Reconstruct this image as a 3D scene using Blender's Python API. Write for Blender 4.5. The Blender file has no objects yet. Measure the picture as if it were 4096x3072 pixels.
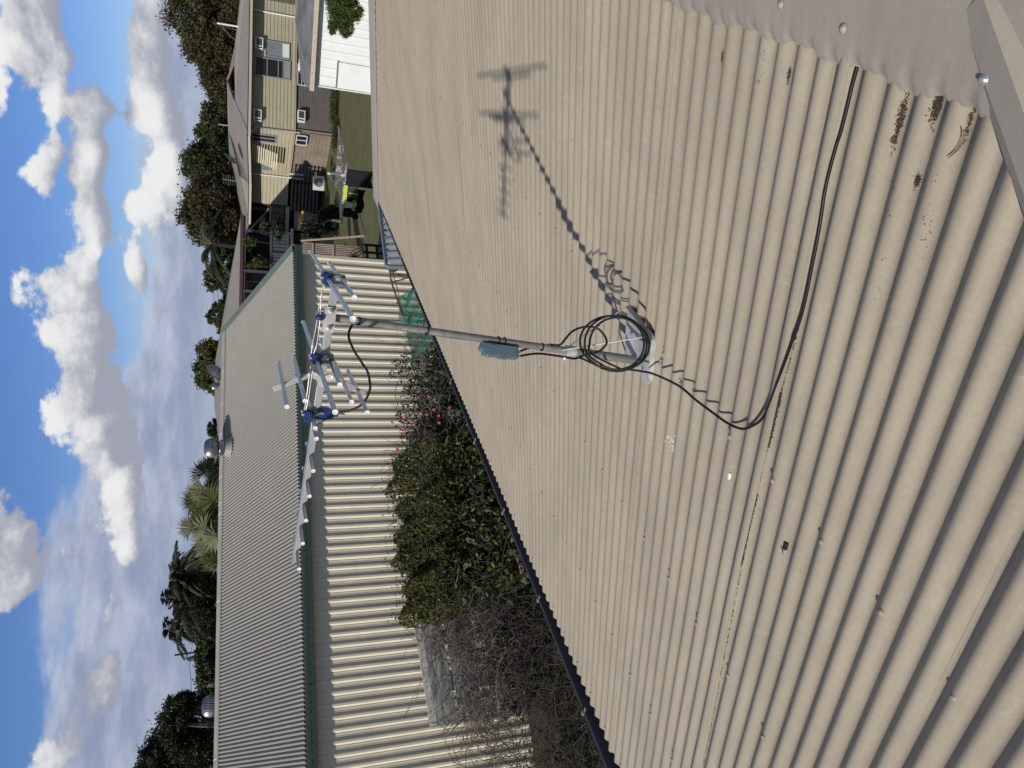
import bpy, bmesh, math, random
from mathutils import Vector, Matrix
V = Vector
rad = math.radians
scene = bpy.context.scene
C = scene.collection

# ---------------------------------------------------------------- camera (phone held on its side)
F_PX = 3016.2; PITCH = 0.362804; ROLL = 0.016554
_F = V((0, math.cos(PITCH), -math.sin(PITCH)))
_D = V((0, -math.sin(PITCH), -math.cos(PITCH)))
_R = V((1, 0, 0))
_X = _D*math.cos(ROLL) + _R*math.sin(ROLL)
_Y = _R*math.cos(ROLL) - _D*math.sin(ROLL)
cam_d = bpy.data.cameras.new('camera')
cam = bpy.data.objects.new('camera', cam_d); C.objects.link(cam)
cam.matrix_world = Matrix(((_X.x, _Y.x, -_F.x, 0), (_X.y, _Y.y, -_F.y, 0), (_X.z, _Y.z, -_F.z, 0), (0, 0, 0, 1)))
cam_d.sensor_fit = 'HORIZONTAL'; cam_d.sensor_width = 36; cam_d.lens = F_PX/4096*36
cam_d.clip_start = 0.05; cam_d.clip_end = 6000
scene.camera = cam

def ray(px, py): return _F*F_PX + _X*(px-2048) + _Y*(1536-py)
def azv(a, e=0): return V((math.sin(a)*math.cos(e), math.cos(a)*math.cos(e), math.sin(e)))

# ---------------------------------------------------------------- exposure, sky, sun
scene.view_settings.view_transform = 'Standard'; scene.view_settings.look = 'None'
scene.view_settings.gamma = 1; scene.view_settings.exposure = 0.0
SUN_AZ, SUN_EL = rad(-133.8), rad(30.15)
sun_d = bpy.data.lights.new('sun', 'SUN'); sun_d.energy = 4.3; sun_d.angle = rad(1.1); sun_d.color = (1.0, 0.935, 0.83)
sun = bpy.data.objects.new('sun', sun_d); C.objects.link(sun)
sun.rotation_euler = (azv(SUN_AZ, SUN_EL)).to_track_quat('Z', 'Y').to_euler()

world = bpy.data.worlds.new('World'); scene.world = world; world.use_nodes = True
def build_sky():
    nt = world.node_tree; nt.nodes.clear(); nd = nt.nodes; lk = nt.links
    def link(a, b): lk.new(a, b)
    def M(op, a, b=None, c=None, clamp=False):
        n = nd.new('ShaderNodeMath'); n.operation = op; n.use_clamp = clamp
        for i, v in enumerate((a, b, c)):
            if v is None: continue
            if isinstance(v, (int, float)): n.inputs[i].default_value = v
            else: link(v, n.inputs[i])
        return n.outputs[0]
    def sstep(x, lo, hi):
        n = nd.new('ShaderNodeMapRange'); n.interpolation_type = 'SMOOTHSTEP'
        link(x, n.inputs[0]); n.inputs[1].default_value = lo; n.inputs[2].default_value = hi
        n.inputs[3].default_value = 0; n.inputs[4].default_value = 1
        return n.outputs[0]
    def mixc(f, a, b):
        n = nd.new('ShaderNodeMix'); n.data_type = 'RGBA'
        if isinstance(f, (int, float)): n.inputs[0].default_value = f
        else: link(f, n.inputs[0])
        for i, v in ((6, a), (7, b)):
            if isinstance(v, tuple): n.inputs[i].default_value = (*v, 1)
            else: link(v, n.inputs[i])
        return n.outputs[2]
    tc = nd.new('ShaderNodeTexCoord')
    sep = nd.new('ShaderNodeSeparateXYZ'); link(tc.outputs['Generated'], sep.inputs[0])
    x, y, z = sep.outputs
    az = M('MULTIPLY', M('ARCTAN2', x, y), 57.2958)
    el = M('MULTIPLY', M('ARCSINE', z), 57.2958)
    def noise(scale, detail, rough=0.55, off=(0, 0, 0), zs=1.0, warp=None):
        mp = nd.new('ShaderNodeMapping'); mp.inputs['Location'].default_value = off
        mp.inputs['Scale'].default_value = (1, 1, zs)
        if warp is not None: link(warp, mp.inputs[0])
        else: link(tc.outputs['Generated'], mp.inputs[0])
        n = nd.new('ShaderNodeTexNoise'); n.inputs['Scale'].default_value = scale
        n.inputs['Detail'].default_value = detail; n.inputs['Roughness'].default_value = rough
        link(mp.outputs[0], n.inputs['Vector'])
        return n.outputs['Fac']
    # cumulus and stratus banks: (photo-measured direction, half sizes in degrees, weight, brightness)
    def azel(px, py):
        r = ray(px, py).normalized()
        return math.degrees(math.atan2(r.x, r.y)), math.degrees(math.asin(r.z))
    # px,py of the centre; half extent along the horizon; half height; weight
    blobs = [(60, 100, 3.4, 1.5, 1.0), (170, 40, 3.0, 1.6, .95), (235, 230, 3.0, 1.1, .8), (20, 380, 3.0, .6, .7), (200, 400, 2.4, .8, .6), (330, 480, 2.4, 1.1, .7),
             (165, 640, 1.9, 1.2, .75), (215, 560, 2.0, .8, .5), (365, 560, 3.2, 1.1, 1.05), (370, 790, 3.4, 1.2, 1.05), (360, 1000, 1.6, .55, .6),
             (300, 1190, 2.3, 1.8, 1.1), (330, 1400, 3.0, 1.8, 1.0), (370, 1560, 3.0, 1.9, 1.1), (440, 1750, 3.2, 1.8, 1.15), (500, 1960, 3.0, 1.4, 1.15), (520, 2150, 1.8, 1.0, .9), (410, 1300, 2.6, 1.0, .7),
             (600, 230, 3.4, 1.7, 1.1), (640, 470, 3.2, 2.0, 1.2), (660, 740, 4.0, 1.5, 1.15), (545, 1090, 2.4, 1.1, .85),
             (40, 2150, 3.2, 2.4, 1.15), (110, 2290, 2.2, 1.4, .8), (470, 2480, 2.6, .8, .7), (420, 2750, 3.0, 1.2, .8), (250, 2930, 5.0, 1.5, .7)]
    warp = noise(8.0, 2, .5); warp2 = noise(8.0, 2, .5, (7, 3, 1))
    fine = noise(16.0, 11, .58, (2, 5, 3), 1.5)
    fine2 = noise(70.0, 5, .6, (1, 2, 9), 1.3)
    soft = noise(4.5, 3, .5, (6, 6, 2), 2.0)
    def density(del_):
        a2 = M('ADD', az, M('MULTIPLY', M('SUBTRACT', warp, .5), 5.0))
        e2 = M('ADD', M('ADD', el, del_), M('MULTIPLY', M('SUBTRACT', warp2, .5), 3.4))
        tot = None
        for px, py, ha, he, w in blobs:
            a0, e0 = azel(px, py)
            u = M('MULTIPLY', M('SUBTRACT', a2, a0), 1/ha)
            v = M('MULTIPLY', M('SUBTRACT', e2, e0), 1/he)
            v = M('MULTIPLY', v, M('SUBTRACT', 1.15, M('MULTIPLY', sstep(v, -.5, .5), .3)))
            q = M('ADD', M('MULTIPLY', u, u), M('MULTIPLY', v, v))
            g = M('MULTIPLY', M('POWER', 2.71828, M('MULTIPLY', q, -1.0)), w)
            tot = g if tot is None else M('ADD', M('MAXIMUM', tot, g), M('MULTIPLY', M('MINIMUM', tot, g), .35))
        return M('MINIMUM', tot, 1.35)
    d0 = density(0.0); dup = density(.9)
    nz = M('ADD', M('MULTIPLY', M('SUBTRACT', fine, .5), 2.5), M('MULTIPLY', M('SUBTRACT', fine2, .5), .28))
    dn = M('ADD', d0, nz)
    wid = M('MULTIPLY', soft, 1.0)
    cover = sstep(dn, .44, .72)
    # tops catch the sun, bases are grey: density above compared with density here
    lit = M('ADD', M('MULTIPLY', M('SUBTRACT', d0, dup), .95), M('ADD', .30, M('MULTIPLY', M('SUBTRACT', fine, .5), 2.1)))
    lit = M('ADD', lit, M('MULTIPLY', M('SUBTRACT', fine2, .5), .35))
    lit = M('ADD', lit, M('MULTIPLY', M('SUBTRACT', soft, .5), 1.6))
    litf = sstep(lit, .06, .98)
    # clear sky
    sky = nd.new('ShaderNodeTexSky'); sky.sky_type = 'NISHITA'; sky.sun_disc = False
    sky.sun_elevation = SUN_EL; sky.sun_rotation = SUN_AZ; sky.altitude = 50; sky.air_density = 1.0; sky.dust_density = .3; sky.ozone_density = 3.0
    tint = nd.new('ShaderNodeMix'); tint.data_type = 'RGBA'; tint.blend_type = 'MULTIPLY'; tint.inputs[0].default_value = 1
    link(sky.outputs[0], tint.inputs[6])
    hz = sstep(el, 0.0, 13.0)
    link(mixc(hz, (1.0, 1.0, 1.15), (.66, .83, 1.22)), tint.inputs[7])
    base = tint.outputs[2]
    # unseen grey cloud overhead and behind, added to neutralise and set the ambient fill
    hi = noise(3.0, 6, .6, (1, 9, 4)); hic = M('MULTIPLY', sstep(hi, .40, .62), sstep(el, 17.0, 26.0))
    back = M('MULTIPLY', sstep(hi, .40, .62), sstep(M('ABSOLUTE', az), 40.0, 60.0)); hic = M('MAXIMUM', hic, back)
    base = mixc(M('MULTIPLY', hic, .9), base, (3.9, 3.9, 3.9))
    # stratus towards the horizon, its top higher on the left
    ltop = M('SUBTRACT', 10.4, M('MULTIPLY', sstep(az, -13.0, 6.0), 4.4))
    ln1 = noise(9.0, 7, .6, (3, 3, 3), 3.0)
    rel = M('SUBTRACT', M('ADD', ltop, M('MULTIPLY', M('SUBTRACT', ln1, .5), 5.5)), el)
    lay = M('MULTIPLY', sstep(rel, -.4, 1.6), .94)
    ln2 = noise(11.0, 8, .62, (8, 1, 3), 3.2)
    lc = M('ADD', M('MULTIPLY', M('SUBTRACT', ln2, .5), 1.7), .45)
    edge = M('SUBTRACT', 1.0, sstep(rel, .2, 3.0))
    lcf = sstep(M('ADD', lc, M('MULTIPLY', edge, .40)), .15, 1.0)
    laycol = mixc(lcf, (3.2, 3.7, 5.4), (6.2, 6.7, 8.0))
    blu = M('SUBTRACT', 1.0, sstep(el, 0.0, 3.5))
    laycol = mixc(M('MULTIPLY', blu, .6), laycol, (3.7, 4.4, 6.3))
    base = mixc(lay, base, laycol)
    ccol = mixc(litf, (4.0, 4.25, 5.2), (9.9, 10.0, 10.0))
    col = mixc(cover, base, ccol)
    bg = nd.new('ShaderNodeBackground'); link(col, bg.inputs[0]); bg.inputs[1].default_value = 0.085
    out = nd.new('ShaderNodeOutputWorld'); link(bg.outputs[0], out.inputs[0])
build_sky()
world.cycles.sampling_method = 'MANUAL'; world.cycles.sample_map_resolution = 1024

# ---------------------------------------------------------------- materials
MATS = {}
def mat(name, col, rough=.6, metal=0, col2=None, scale=8, bump=0, bscale=None, rnd=0, stretch=None, spec=.5, detail=6, col3=None, s3=2, trans=0, lo=.35, hi=.65):
    if name in MATS: return MATS[name]
    m = bpy.data.materials.new(name); m.use_nodes = True; nt = m.node_tree; b = nt.nodes['Principled BSDF']
    b.inputs['Roughness'].default_value = rough; b.inputs['Metallic'].default_value = metal
    b.inputs['Specular IOR Level'].default_value = spec
    b.inputs['Base Color'].default_value = (*col, 1)
    tc = nt.nodes.new('ShaderNodeTexCoord'); vec = tc.outputs['Object']
    if stretch:
        mp = nt.nodes.new('ShaderNodeMapping'); mp.inputs['Scale'].default_value = stretch; nt.links.new(vec, mp.inputs[0]); vec = mp.outputs[0]
    last = None
    def nz(sc, det=detail):
        n = nt.nodes.new('ShaderNodeTexNoise'); n.inputs['Scale'].default_value = sc; n.inputs['Detail'].default_value = det; n.inputs['Roughness'].default_value = .62
        nt.links.new(vec, n.inputs['Vector']); return n.outputs['Fac']
    def ramp(f, lo_, hi_):
        n = nt.nodes.new('ShaderNodeMapRange'); nt.links.new(f, n.inputs[0]); n.inputs[1].default_value = lo_; n.inputs[2].default_value = hi_; return n.outputs[0]
    def mix(f, a, c):
        n = nt.nodes.new('ShaderNodeMix'); n.data_type = 'RGBA'; nt.links.new(f, n.inputs[0])
        for i, v in ((6, a), (7, c)):
            if isinstance(v, tuple): n.inputs[i].default_value = (*v, 1)
            else: nt.links.new(v, n.inputs[i])
        return n.outputs[2]
    if col2: last = mix(ramp(nz(scale), lo, hi), col, col2)
    if col3: last = mix(ramp(nz(s3), .45, .7), last if last is not None else col, col3)
    if rnd:
        g = nt.nodes.new('ShaderNodeNewGeometry'); hs = nt.nodes.new('ShaderNodeHueSaturation')
        mr = nt.nodes.new('ShaderNodeMapRange'); nt.links.new(g.outputs['Random Per Island'], mr.inputs[0]); mr.inputs[3].default_value = 1-rnd; mr.inputs[4].default_value = 1+rnd
        nt.links.new(mr.outputs[0], hs.inputs['Value'])
        if last is not None: nt.links.new(last, hs.inputs['Color'])
        else: hs.inputs['Color'].default_value = (*col, 1)
        last = hs.outputs[0]
    if last is not None: nt.links.new(last, b.inputs['Base Color'])
    if bump:
        bp = nt.nodes.new('ShaderNodeBump'); bp.inputs['Strength'].default_value = bump; bp.inputs['Distance'].default_value = .01
        nt.links.new(nz(bscale or scale*3), bp.inputs['Height']); nt.links.new(bp.outputs[0], b.inputs['Normal'])
    if trans: b.inputs['Transmission Weight'].default_value = trans
    MATS[name] = m; return m

def roof_paint(name, base, scuff, dirt, dust, along=(.5417, .8406, 0), down=(-.815, .525, -.244)):
    """painted steel: fine chalky mottle, pale scuffs, brown-grey grime"""
    if name in MATS: return MATS[name]
    m = bpy.data.materials.new(name); m.use_nodes = True; nt = m.node_tree; b = nt.nodes['Principled BSDF']
    tc = nt.nodes.new('ShaderNodeTexCoord')
    def nz(sc, det, st=(1, 1, 1), ds=0, off=(0, 0, 0)):
        mp = nt.nodes.new('ShaderNodeMapping'); mp.inputs['Scale'].default_value = st; mp.inputs['Location'].default_value = off; nt.links.new(tc.outputs['Object'], mp.inputs[0])
        n = nt.nodes.new('ShaderNodeTexNoise'); n.inputs['Scale'].default_value = sc; n.inputs['Detail'].default_value = det; n.inputs['Roughness'].default_value = .65; n.inputs['Distortion'].default_value = ds
        nt.links.new(mp.outputs[0], n.inputs['Vector']); return n.outputs['Fac']
    def mr(f, lo, hi, a=0, c=1):
        n = nt.nodes.new('ShaderNodeMapRange'); nt.links.new(f, n.inputs[0]); n.inputs[1].default_value = lo; n.inputs[2].default_value = hi; n.inputs[3].default_value = a; n.inputs[4].default_value = c; return n.outputs[0]
    def mix(f, a, c):
        n = nt.nodes.new('ShaderNodeMix'); n.data_type = 'RGBA'; nt.links.new(f, n.inputs[0])
        for i, v in ((6, a), (7, c)):
            if isinstance(v, tuple): n.inputs[i].default_value = (*v, 1)
            else: nt.links.new(v, n.inputs[i])
        return n.outputs[2]
    def dot(v):
        n = nt.nodes.new('ShaderNodeVectorMath'); n.operation = 'DOT_PRODUCT'; n.inputs[1].default_value = v; nt.links.new(tc.outputs['Object'], n.inputs[0]); return n.outputs['Value']
    cx = nt.nodes.new('ShaderNodeCombineXYZ'); nt.links.new(dot(tuple(along)), cx.inputs[0]); nt.links.new(dot(tuple(down)), cx.inputs[1])
    def nzr(sc, det, st, off=(0, 0, 0)):
        mp = nt.nodes.new('ShaderNodeMapping'); mp.inputs['Scale'].default_value = st; mp.inputs['Location'].default_value = off; nt.links.new(cx.outputs[0], mp.inputs[0])
        n = nt.nodes.new('ShaderNodeTexNoise'); n.inputs['Scale'].default_value = sc; n.inputs['Detail'].default_value = det; n.inputs['Roughness'].default_value = .65
        nt.links.new(mp.outputs[0], n.inputs['Vector']); return n.outputs['Fac']
    c = mix(mr(nz(90, 5), .35, .75, 0, .55), base, scuff)
    c = mix(mr(nzr(16, 6, (1, .07, 1)), .50, .72, 0, .28), c, dirt)
    c = mix(mr(nzr(34, 6, (1, .14, 1), (3, 7, 0)), .52, .75, 0, .38), c, scuff)
    c = mix(mr(nzr(2.2, 3, (1, .6, 1), (8, 1, 0)), .42, .62, 0, .22), c, dirt)
    c = mix(mr(nz(3.2, 5), .35, .75, 0, .25), c, dust)
    c = mix(mr(nz(11, 10, (1, .5, 1), 1.0, (4, 2, 0)), .61, .69, 0, .4), c, scuff)
    c = mix(mr(nz(5, 10, (1.4, .8, 1), .6, (9, 2, 0)), .62, .74, 0, .2), c, dirt)
    c = mix(mr(nz(13, 8, (1.8, .5, 1), .8, (1, 8, 3)), .62, .74, 0, .25), c, dirt)
    c = mix(mr(nz(170, 2, (1, 1, 1), 0, (3, 1, 3)), .70, .76, 0, .5), c, dirt)
    nt.links.new(c, b.inputs['Base Color'])
    nt.links.new(mr(nz(20, 5), .3, .7, .42, .66), b.inputs['Roughness'])
    bp = nt.nodes.new('ShaderNodeBump'); bp.inputs['Strength'].default_value = .06; bp.inputs['Distance'].default_value = .002
    nt.links.new(nz(260, 3), bp.inputs['Height']); nt.links.new(bp.outputs[0], b.inputs['Normal'])
    MATS[name] = m; return m

# ---------------------------------------------------------------- mesh helpers
class MB:
    def __init__(s): s.v = []; s.f = []; s.sm = []
    def add(s, verts, faces, smooth=False):
        o = len(s.v); s.v += [tuple(v) for v in verts]
        s.f += [tuple(i+o for i in f) for f in faces]; s.sm += [smooth]*len(faces)
    def quad(s, a, b, c, d): s.add((a, b, c, d), ((0, 1, 2, 3),))
    def box(s, c, ax, ay, az_, hx, hy, hz, bev=0):
        """box at c with unit axes and half sizes; optional chamfer"""
        if bev <= 0:
            P = [c + ax*hx*i + ay*hy*j + az_*hz*k for i in (-1, 1) for j in (-1, 1) for k in (-1, 1)]
            s.add(P, ((0, 1, 3, 2), (4, 6, 7, 5), (0, 4, 5, 1), (2, 3, 7, 6), (0, 2, 6, 4), (1, 5, 7, 3))); return
        bm = bmesh.new(); bmesh.ops.create_cube(bm, size=2)
        for v in bm.verts: v.co = V((v.co.x*hx, v.co.y*hy, v.co.z*hz))
        bmesh.ops.bevel(bm, geom=bm.edges[:], offset=bev, segments=2, affect='EDGES', profile=.6)
        bm.verts.ensure_lookup_table()
        P = [c + ax*v.co.x + ay*v.co.y + az_*v.co.z for v in bm.verts]
        s.add(P, [[v.index for v in f.verts] for f in bm.faces]); bm.free()
    def bar(s, a, b, w, h, up=V((0, 0, 1)), bev=0):
        d = (b-a); L_ = d.length; d = d/L_; side = d.cross(up)
        if side.length < 1e-4: side = d.cross(V((1, 0, 0)))
        side.normalize(); u = side.cross(d)
        s.box((a+b)/2, d, side, u, L_/2, w/2, h/2, bev)
    def tube(s, pts, r, n=10, caps=True, hollow=False):
        pts = [V(p) for p in pts]; rr = r if isinstance(r, (list, tuple)) else [r]*len(pts)
        rings = []; prev = None
        for i, p in enumerate(pts):
            t = (pts[min(i+1, len(pts)-1)] - pts[max(i-1, 0)])
            if t.length < 1e-9: t = V((0, 0, 1))
            t.normalize()
            if prev is None:
                a = t.cross(V((0, 0, 1)));
                if a.length < .1: a = t.cross(V((1, 0, 0)))
            else: a = prev - t*prev.dot(t)
            a.normalize(); prev = a; b = t.cross(a)
            rings.append([p + (a*math.cos(2*math.pi*k/n) + b*math.sin(2*math.pi*k/n))*rr[i] for k in range(n)])
        vs = [v for rg in rings for v in rg]; fs = []
        for i in range(len(rings)-1):
            for k in range(n): fs.append((i*n+k, i*n+(k+1) % n, (i+1)*n+(k+1) % n, (i+1)*n+k))
        s.add(vs, fs, True)
        if caps: s.add(rings[0], (tuple(range(n-1, -1, -1)),)); s.add(rings[-1], (tuple(range(n)),))
    def lathe(s, c, axis, prof, n=16, smooth=True):
        axis = axis.normalized(); a = axis.cross(V((0, 0, 1)))
        if a.length < .1: a = axis.cross(V((1, 0, 0)))
        a.normalize(); b = axis.cross(a); vs = []; fs = []
        for (r, h) in prof:
            for k in range(n): vs.append(c + axis*h + (a*math.cos(2*math.pi*k/n)+b*math.sin(2*math.pi*k/n))*max(r, 1e-4))
        for i in range(len(prof)-1):
            for k in range(n): fs.append((i*n+k, i*n+(k+1) % n, (i+1)*n+(k+1) % n, (i+1)*n+k))
        s.add(vs, fs, smooth)
    def prism(s, poly, ext):
        """closed prism from a planar polygon and an extrusion vector"""
        n = len(poly); vs = list(poly) + [p+ext for p in poly]
        s.add(vs, [tuple(range(n-1, -1, -1)), tuple(range(n, 2*n))] + [(i, (i+1) % n, n+(i+1) % n, n+i) for i in range(n)])
    def build(s, name, m, parent=None, origin=None):
        me = bpy.data.meshes.new(name)
        o = parent_loc(parent) if parent else (V(origin) if origin is not None else V((0, 0, 0)))
        me.from_pydata([(v[0]-o.x, v[1]-o.y, v[2]-o.z) for v in s.v], [], s.f)
        me.polygons.foreach_set('use_smooth', s.sm); me.update()
        ob = bpy.data.objects.new(name, me); C.objects.link(ob); me.materials.append(m)
        if parent: ob.parent = parent
        else: ob.location = o
        return ob
def parent_loc(o):
    l = V((0, 0, 0))
    while o is not None: l += o.location; o = o.parent
    return l
def tag(o, label=None, cat=None, group=None, kind=None):
    if label: o['label'] = label
    if cat: o['category'] = cat
    if group: o['group'] = group
    if kind: o['kind'] = kind
    return o
def thing(name, label, cat, loc=(0, 0, 0), group=None):
    o = bpy.data.objects.new(name, None); C.objects.link(o); o.location = V(loc); o.empty_display_size = .2
    return tag(o, label, cat, group)
def dup(root, delta, label=None):
    r = root.copy(); C.objects.link(r); r.location = root.location + delta
    if label: r['label'] = label
    for ch in list(root.children):
        c = ch.copy(); C.objects.link(c); c.parent = r
        for g_ in list(ch.children):
            q = g_.copy(); C.objects.link(q); q.parent = c
    return r
def smooth_path(pts, k=6):
    pts = [V(p) for p in pts]; out = []
    for i in range(len(pts)-1):
        p0, p1, p2, p3 = pts[max(i-1, 0)], pts[i], pts[i+1], pts[min(i+2, len(pts)-1)]
        for j in range(k):
            t = j/k
            out.append(.5*((2*p1) + (p2-p0)*t + (2*p0-5*p1+4*p2-p3)*t*t + (3*p1-p0-3*p2+p3)*t**3))
    out.append(pts[-1]); return out
Z = V((0, 0, 1))
G = -5.45          # ground level below the camera

# ================================================================ THE ROOF WE STAND ON
RG = V((0.54169724, 0.84057367, 0)); RD = V((-0.81518829, 0.52533795, -0.24390181)); RN = V((-0.20501744, 0.13212094, 0.96979993))
RH = 1.1295917; PIT = .0762; S0 = 4.392059; AMP = .0094
def RP(s, t, w=0): return RG*s + RD*t + RN*(w-RH)
def corr(s): return -AMP*math.cos(2*math.pi*(s-S0)/PIT)        # valleys at S0 - k*PIT
def crest_w(s): return corr(s)
def on_roof(px, py, w=0):
    r = ray(px, py); q = r*(-(RH-w)/r.dot(RN)); return q.dot(RG), q.dot(RD)
beige = roof_paint('weathered_beige_roof_paint', (.292, .252, .190), (.37, .335, .272), (.14, .122, .10), (.255, .225, .178))
capm = roof_paint('dusty_mushroom_cap_paint', (.325, .288, .24), (.39, .355, .305), (.20, .175, .145), (.28, .25, .21))
gutm = mat('slate_grey_gutter_paint', (.075, .078, .084), .6, 0, (.10, .10, .105), 6, spec=.25)
zinc = mat('galvanised_steel', (.40, .40, .385), .5, .15, (.54, .54, .525), 30, .12, 60, col3=(.27, .27, .265), s3=9)
zinc_dull = mat('dull_galvanised_pipe', (.17, .175, .175), .55, .45, (.25, .255, .255), 22, .15, 70, col3=(.34, .34, .335), s3=14)
bright = mat('bright_zinc_fastener', (.60, .60, .59), .35, .8)
dark_hole = mat('dark_shadow_gap', (.01, .01, .012), .9)
dirtm = mat('dry_brown_leaf_dirt', (.032, .022, .017), .95, 0, (.085, .056, .04), 160, .6, 200)

house = thing('tin_roof_house', 'beige corrugated iron roof with grey gutter carrying the antenna, filling the foreground', 'house', RP(6, 4.3, 0)*1 + V((0, 0, G - RP(6, 4.3, 0).z)))
HIP_F0 = (8.36, .39); HIP_F1 = (11.42, 4.36)     # far hip, in roof metres (along ridge, down slope)
def t_top(s):
    t = .33
    if s > HIP_F0[0]: t = .39 + (s-HIP_F0[0])/(HIP_F1[0]-HIP_F0[0])*(HIP_F1[1]-HIP_F0[1]) - .05
    if s < 1.02: t = .36 + (1.02-s)*1.0
    return t
T_EAVE = 4.335
random.seed(5)
sheet = MB(); NS = 14
k_lo, k_hi = -10, 8          # sheet numbers; each sheet covers ten corrugations
first = S0 - 50*PIT - 20*PIT
for sh in range(0, 17):
    sa = S0 - (70 - 10*sh)*PIT + .24*PIT; sb = sa + 10*PIT + .9*PIT    # covers ten ribs and laps over the next by most of one
    if sa > HIP_F1[0]+.05: break
    cols = int(round((sb-sa)/PIT*NS)); rows = 26
    ph1, ph2 = random.uniform(0, 6), random.uniform(0, 6); off = random.uniform(-.004, .006)
    vs = []; fs = []
    for i in range(cols+1):
        s = sa + (sb-sa)*i/cols
        s_c = min(s, HIP_F1[0])
        tt = min(t_top(s_c), T_EAVE-.01)
        for j in range(rows+1):
            q = j/rows; t = tt + (T_EAVE+off - tt)*q
            lap = 0
            # the side lap rides on the neighbour's outer corrugation
            if s < sa + .9*PIT: lap = (.0035+.0035*abs(math.sin(t*1.9+ph1))+(.003 if sh == 3 else 0))*(1-(s-sa)/(.9*PIT))**.8*(1 if sh < 5 else .3)
            ext = .0011*math.sin(t*2.1+ph1) + .0008*math.sin(t*5.3+ph2 + s*3)
            if s - sa < .35*PIT: ext += .0016*(1+math.sin(t*3.7+ph2))*(1-(s-sa)/(.35*PIT))
            vs.append(RP(s_c, t, corr(s) + lap + .0012 + ext*.8))
    for i in range(cols):
        for j in range(rows): fs.append((i*(rows+1)+j, i*(rows+1)+j+1, (i+1)*(rows+1)+j+1, (i+1)*(rows+1)+j)) if 0 else fs.append((i*(rows+1)+j, i*(rows+1)+j+1, (i+1)*(rows+1)+j+1, (i+1)*(rows+1)+j))
    sheet.add(vs, fs, True)
    sheet.add([q for j in range(rows+1) for q in (V(vs[j]), V(vs[j])-RN*.0016+RG*.0004)], [(2*j, 2*j+2, 2*j+3, 2*j+1) for j in range(rows)])
roof = sheet.build('roof_sheet', beige, house)
# ridge cap with its lower edge pressed into the valleys, both sides, and the two hip caps
def cap_strip(mb, P, Nrm, n, side, edge_fn, roll=.03):
    pass
apex_t = .205
RD2 = V((RG.y*-1, RG.x, 0))          # horizontal, pointing down-slope side... replaced below
back = V((-RD.x, -RD.y, 0)).normalized()*math.cos(.2464) - Z*math.sin(.2464)   # down the hidden far slope
backn = V((-RN.x, -RN.y, RN.z))
cap = MB(); vs = []; fs = []
n = int((HIP_F0[0]+.25-.93)/PIT*12); rows_ = [(-1, .20), (-1, .1), (-1, .02), (0, 0), (1, .012), (1, .06), (1, .13), (1, .155), (1, .178)]
for i in range(n+1):
    s = .93 + i/12*PIT
    c = corr(s); wob = .004*math.sin(s*2.3)+.003*math.sin(s*7.1)
    edge = .178 + wob + .006*math.sin(s/PIT*2.1) - .006*(c < 0)*abs(c/AMP)
    for (sd, dd) in rows_:
        if sd <= 0: vs.append(RP(s, apex_t, .034) + back*dd)
        else:
            if dd > .16: p = RP(s, apex_t+edge, min(c, .2*AMP)*.34+.0065 + .001*math.sin(s*40))
            elif dd > .14: p = RP(s, apex_t+.155+wob, .020 + min(c, 0)*.35)
            else: p = RP(s, apex_t+dd, .034 - .05*dd/.13*.24 + .0012*math.sin(s*5+dd*30))
            vs.append(p)
R_ = len(rows_)
for i in range(n):
    for j in range(R_-1): fs.append((i*R_+j, i*R_+j+1, (i+1)*R_+j+1, (i+1)*R_+j))
cap.add(vs, fs, True); cap.build('ridge_cap', capm, house)
# near hip cap: a folded strip running down from the ridge end past the camera side
hc = MB()
h0, h1 = (1.06, .205), (-1.2, 2.47)
hd = (RP(*h1)-RP(*h0)).normalized(); side = RN.cross(hd).normalized()
if side.dot(RG) < 0: side = -side
for k in range(30):
    for (a0, a1, w0, w1) in ((0, .055, .040, .028), (.055, .080, .028, .012)):
        A = RP(*h0)+ (RP(*h1)-RP(*h0))*(k/30); B_ = RP(*h0)+(RP(*h1)-RP(*h0))*((k+1)/30)
        hc.quad(A+side*a0+RN*w0, B_+side*a0+RN*w0, B_+side*a1+RN*w1, A+side*a1+RN*w1)
    A2 = -side*.2 - Z*.09
    hc.quad(A+RN*.040, B_+RN*.040, B_+RN*.040+A2, A+RN*.040+A2)
hc.build('hip_cap', capm, house)
hf = MB()
q0 = RP(HIP_F0[0]-.22, .22); q1 = RP(HIP_F1[0]+.06, T_EAVE+.03)
fd = (q1-q0).normalized(); fs_ = RN.cross(fd).normalized()
if fs_.dot(RG) > 0: fs_ = -fs_
for k in range(40):
    A = q0+(q1-q0)*(k/40); B_ = q0+(q1-q0)*((k+1)/40)
    hf.quad(A+RN*.05, B_+RN*.05, B_+fs_*.13+RN*.03, A+fs_*.13+RN*.03)
    hf.quad(A+fs_*.13+RN*.03, B_+fs_*.13+RN*.03, B_+fs_*.19+RN*.013, A+fs_*.19+RN*.013)
    hf.quad(A+RN*.05, B_+RN*.05, B_-fs_*.16-RN*.03, A-fs_*.16-RN*.03)
hf.build('hip_cap', capm, house)
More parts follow.
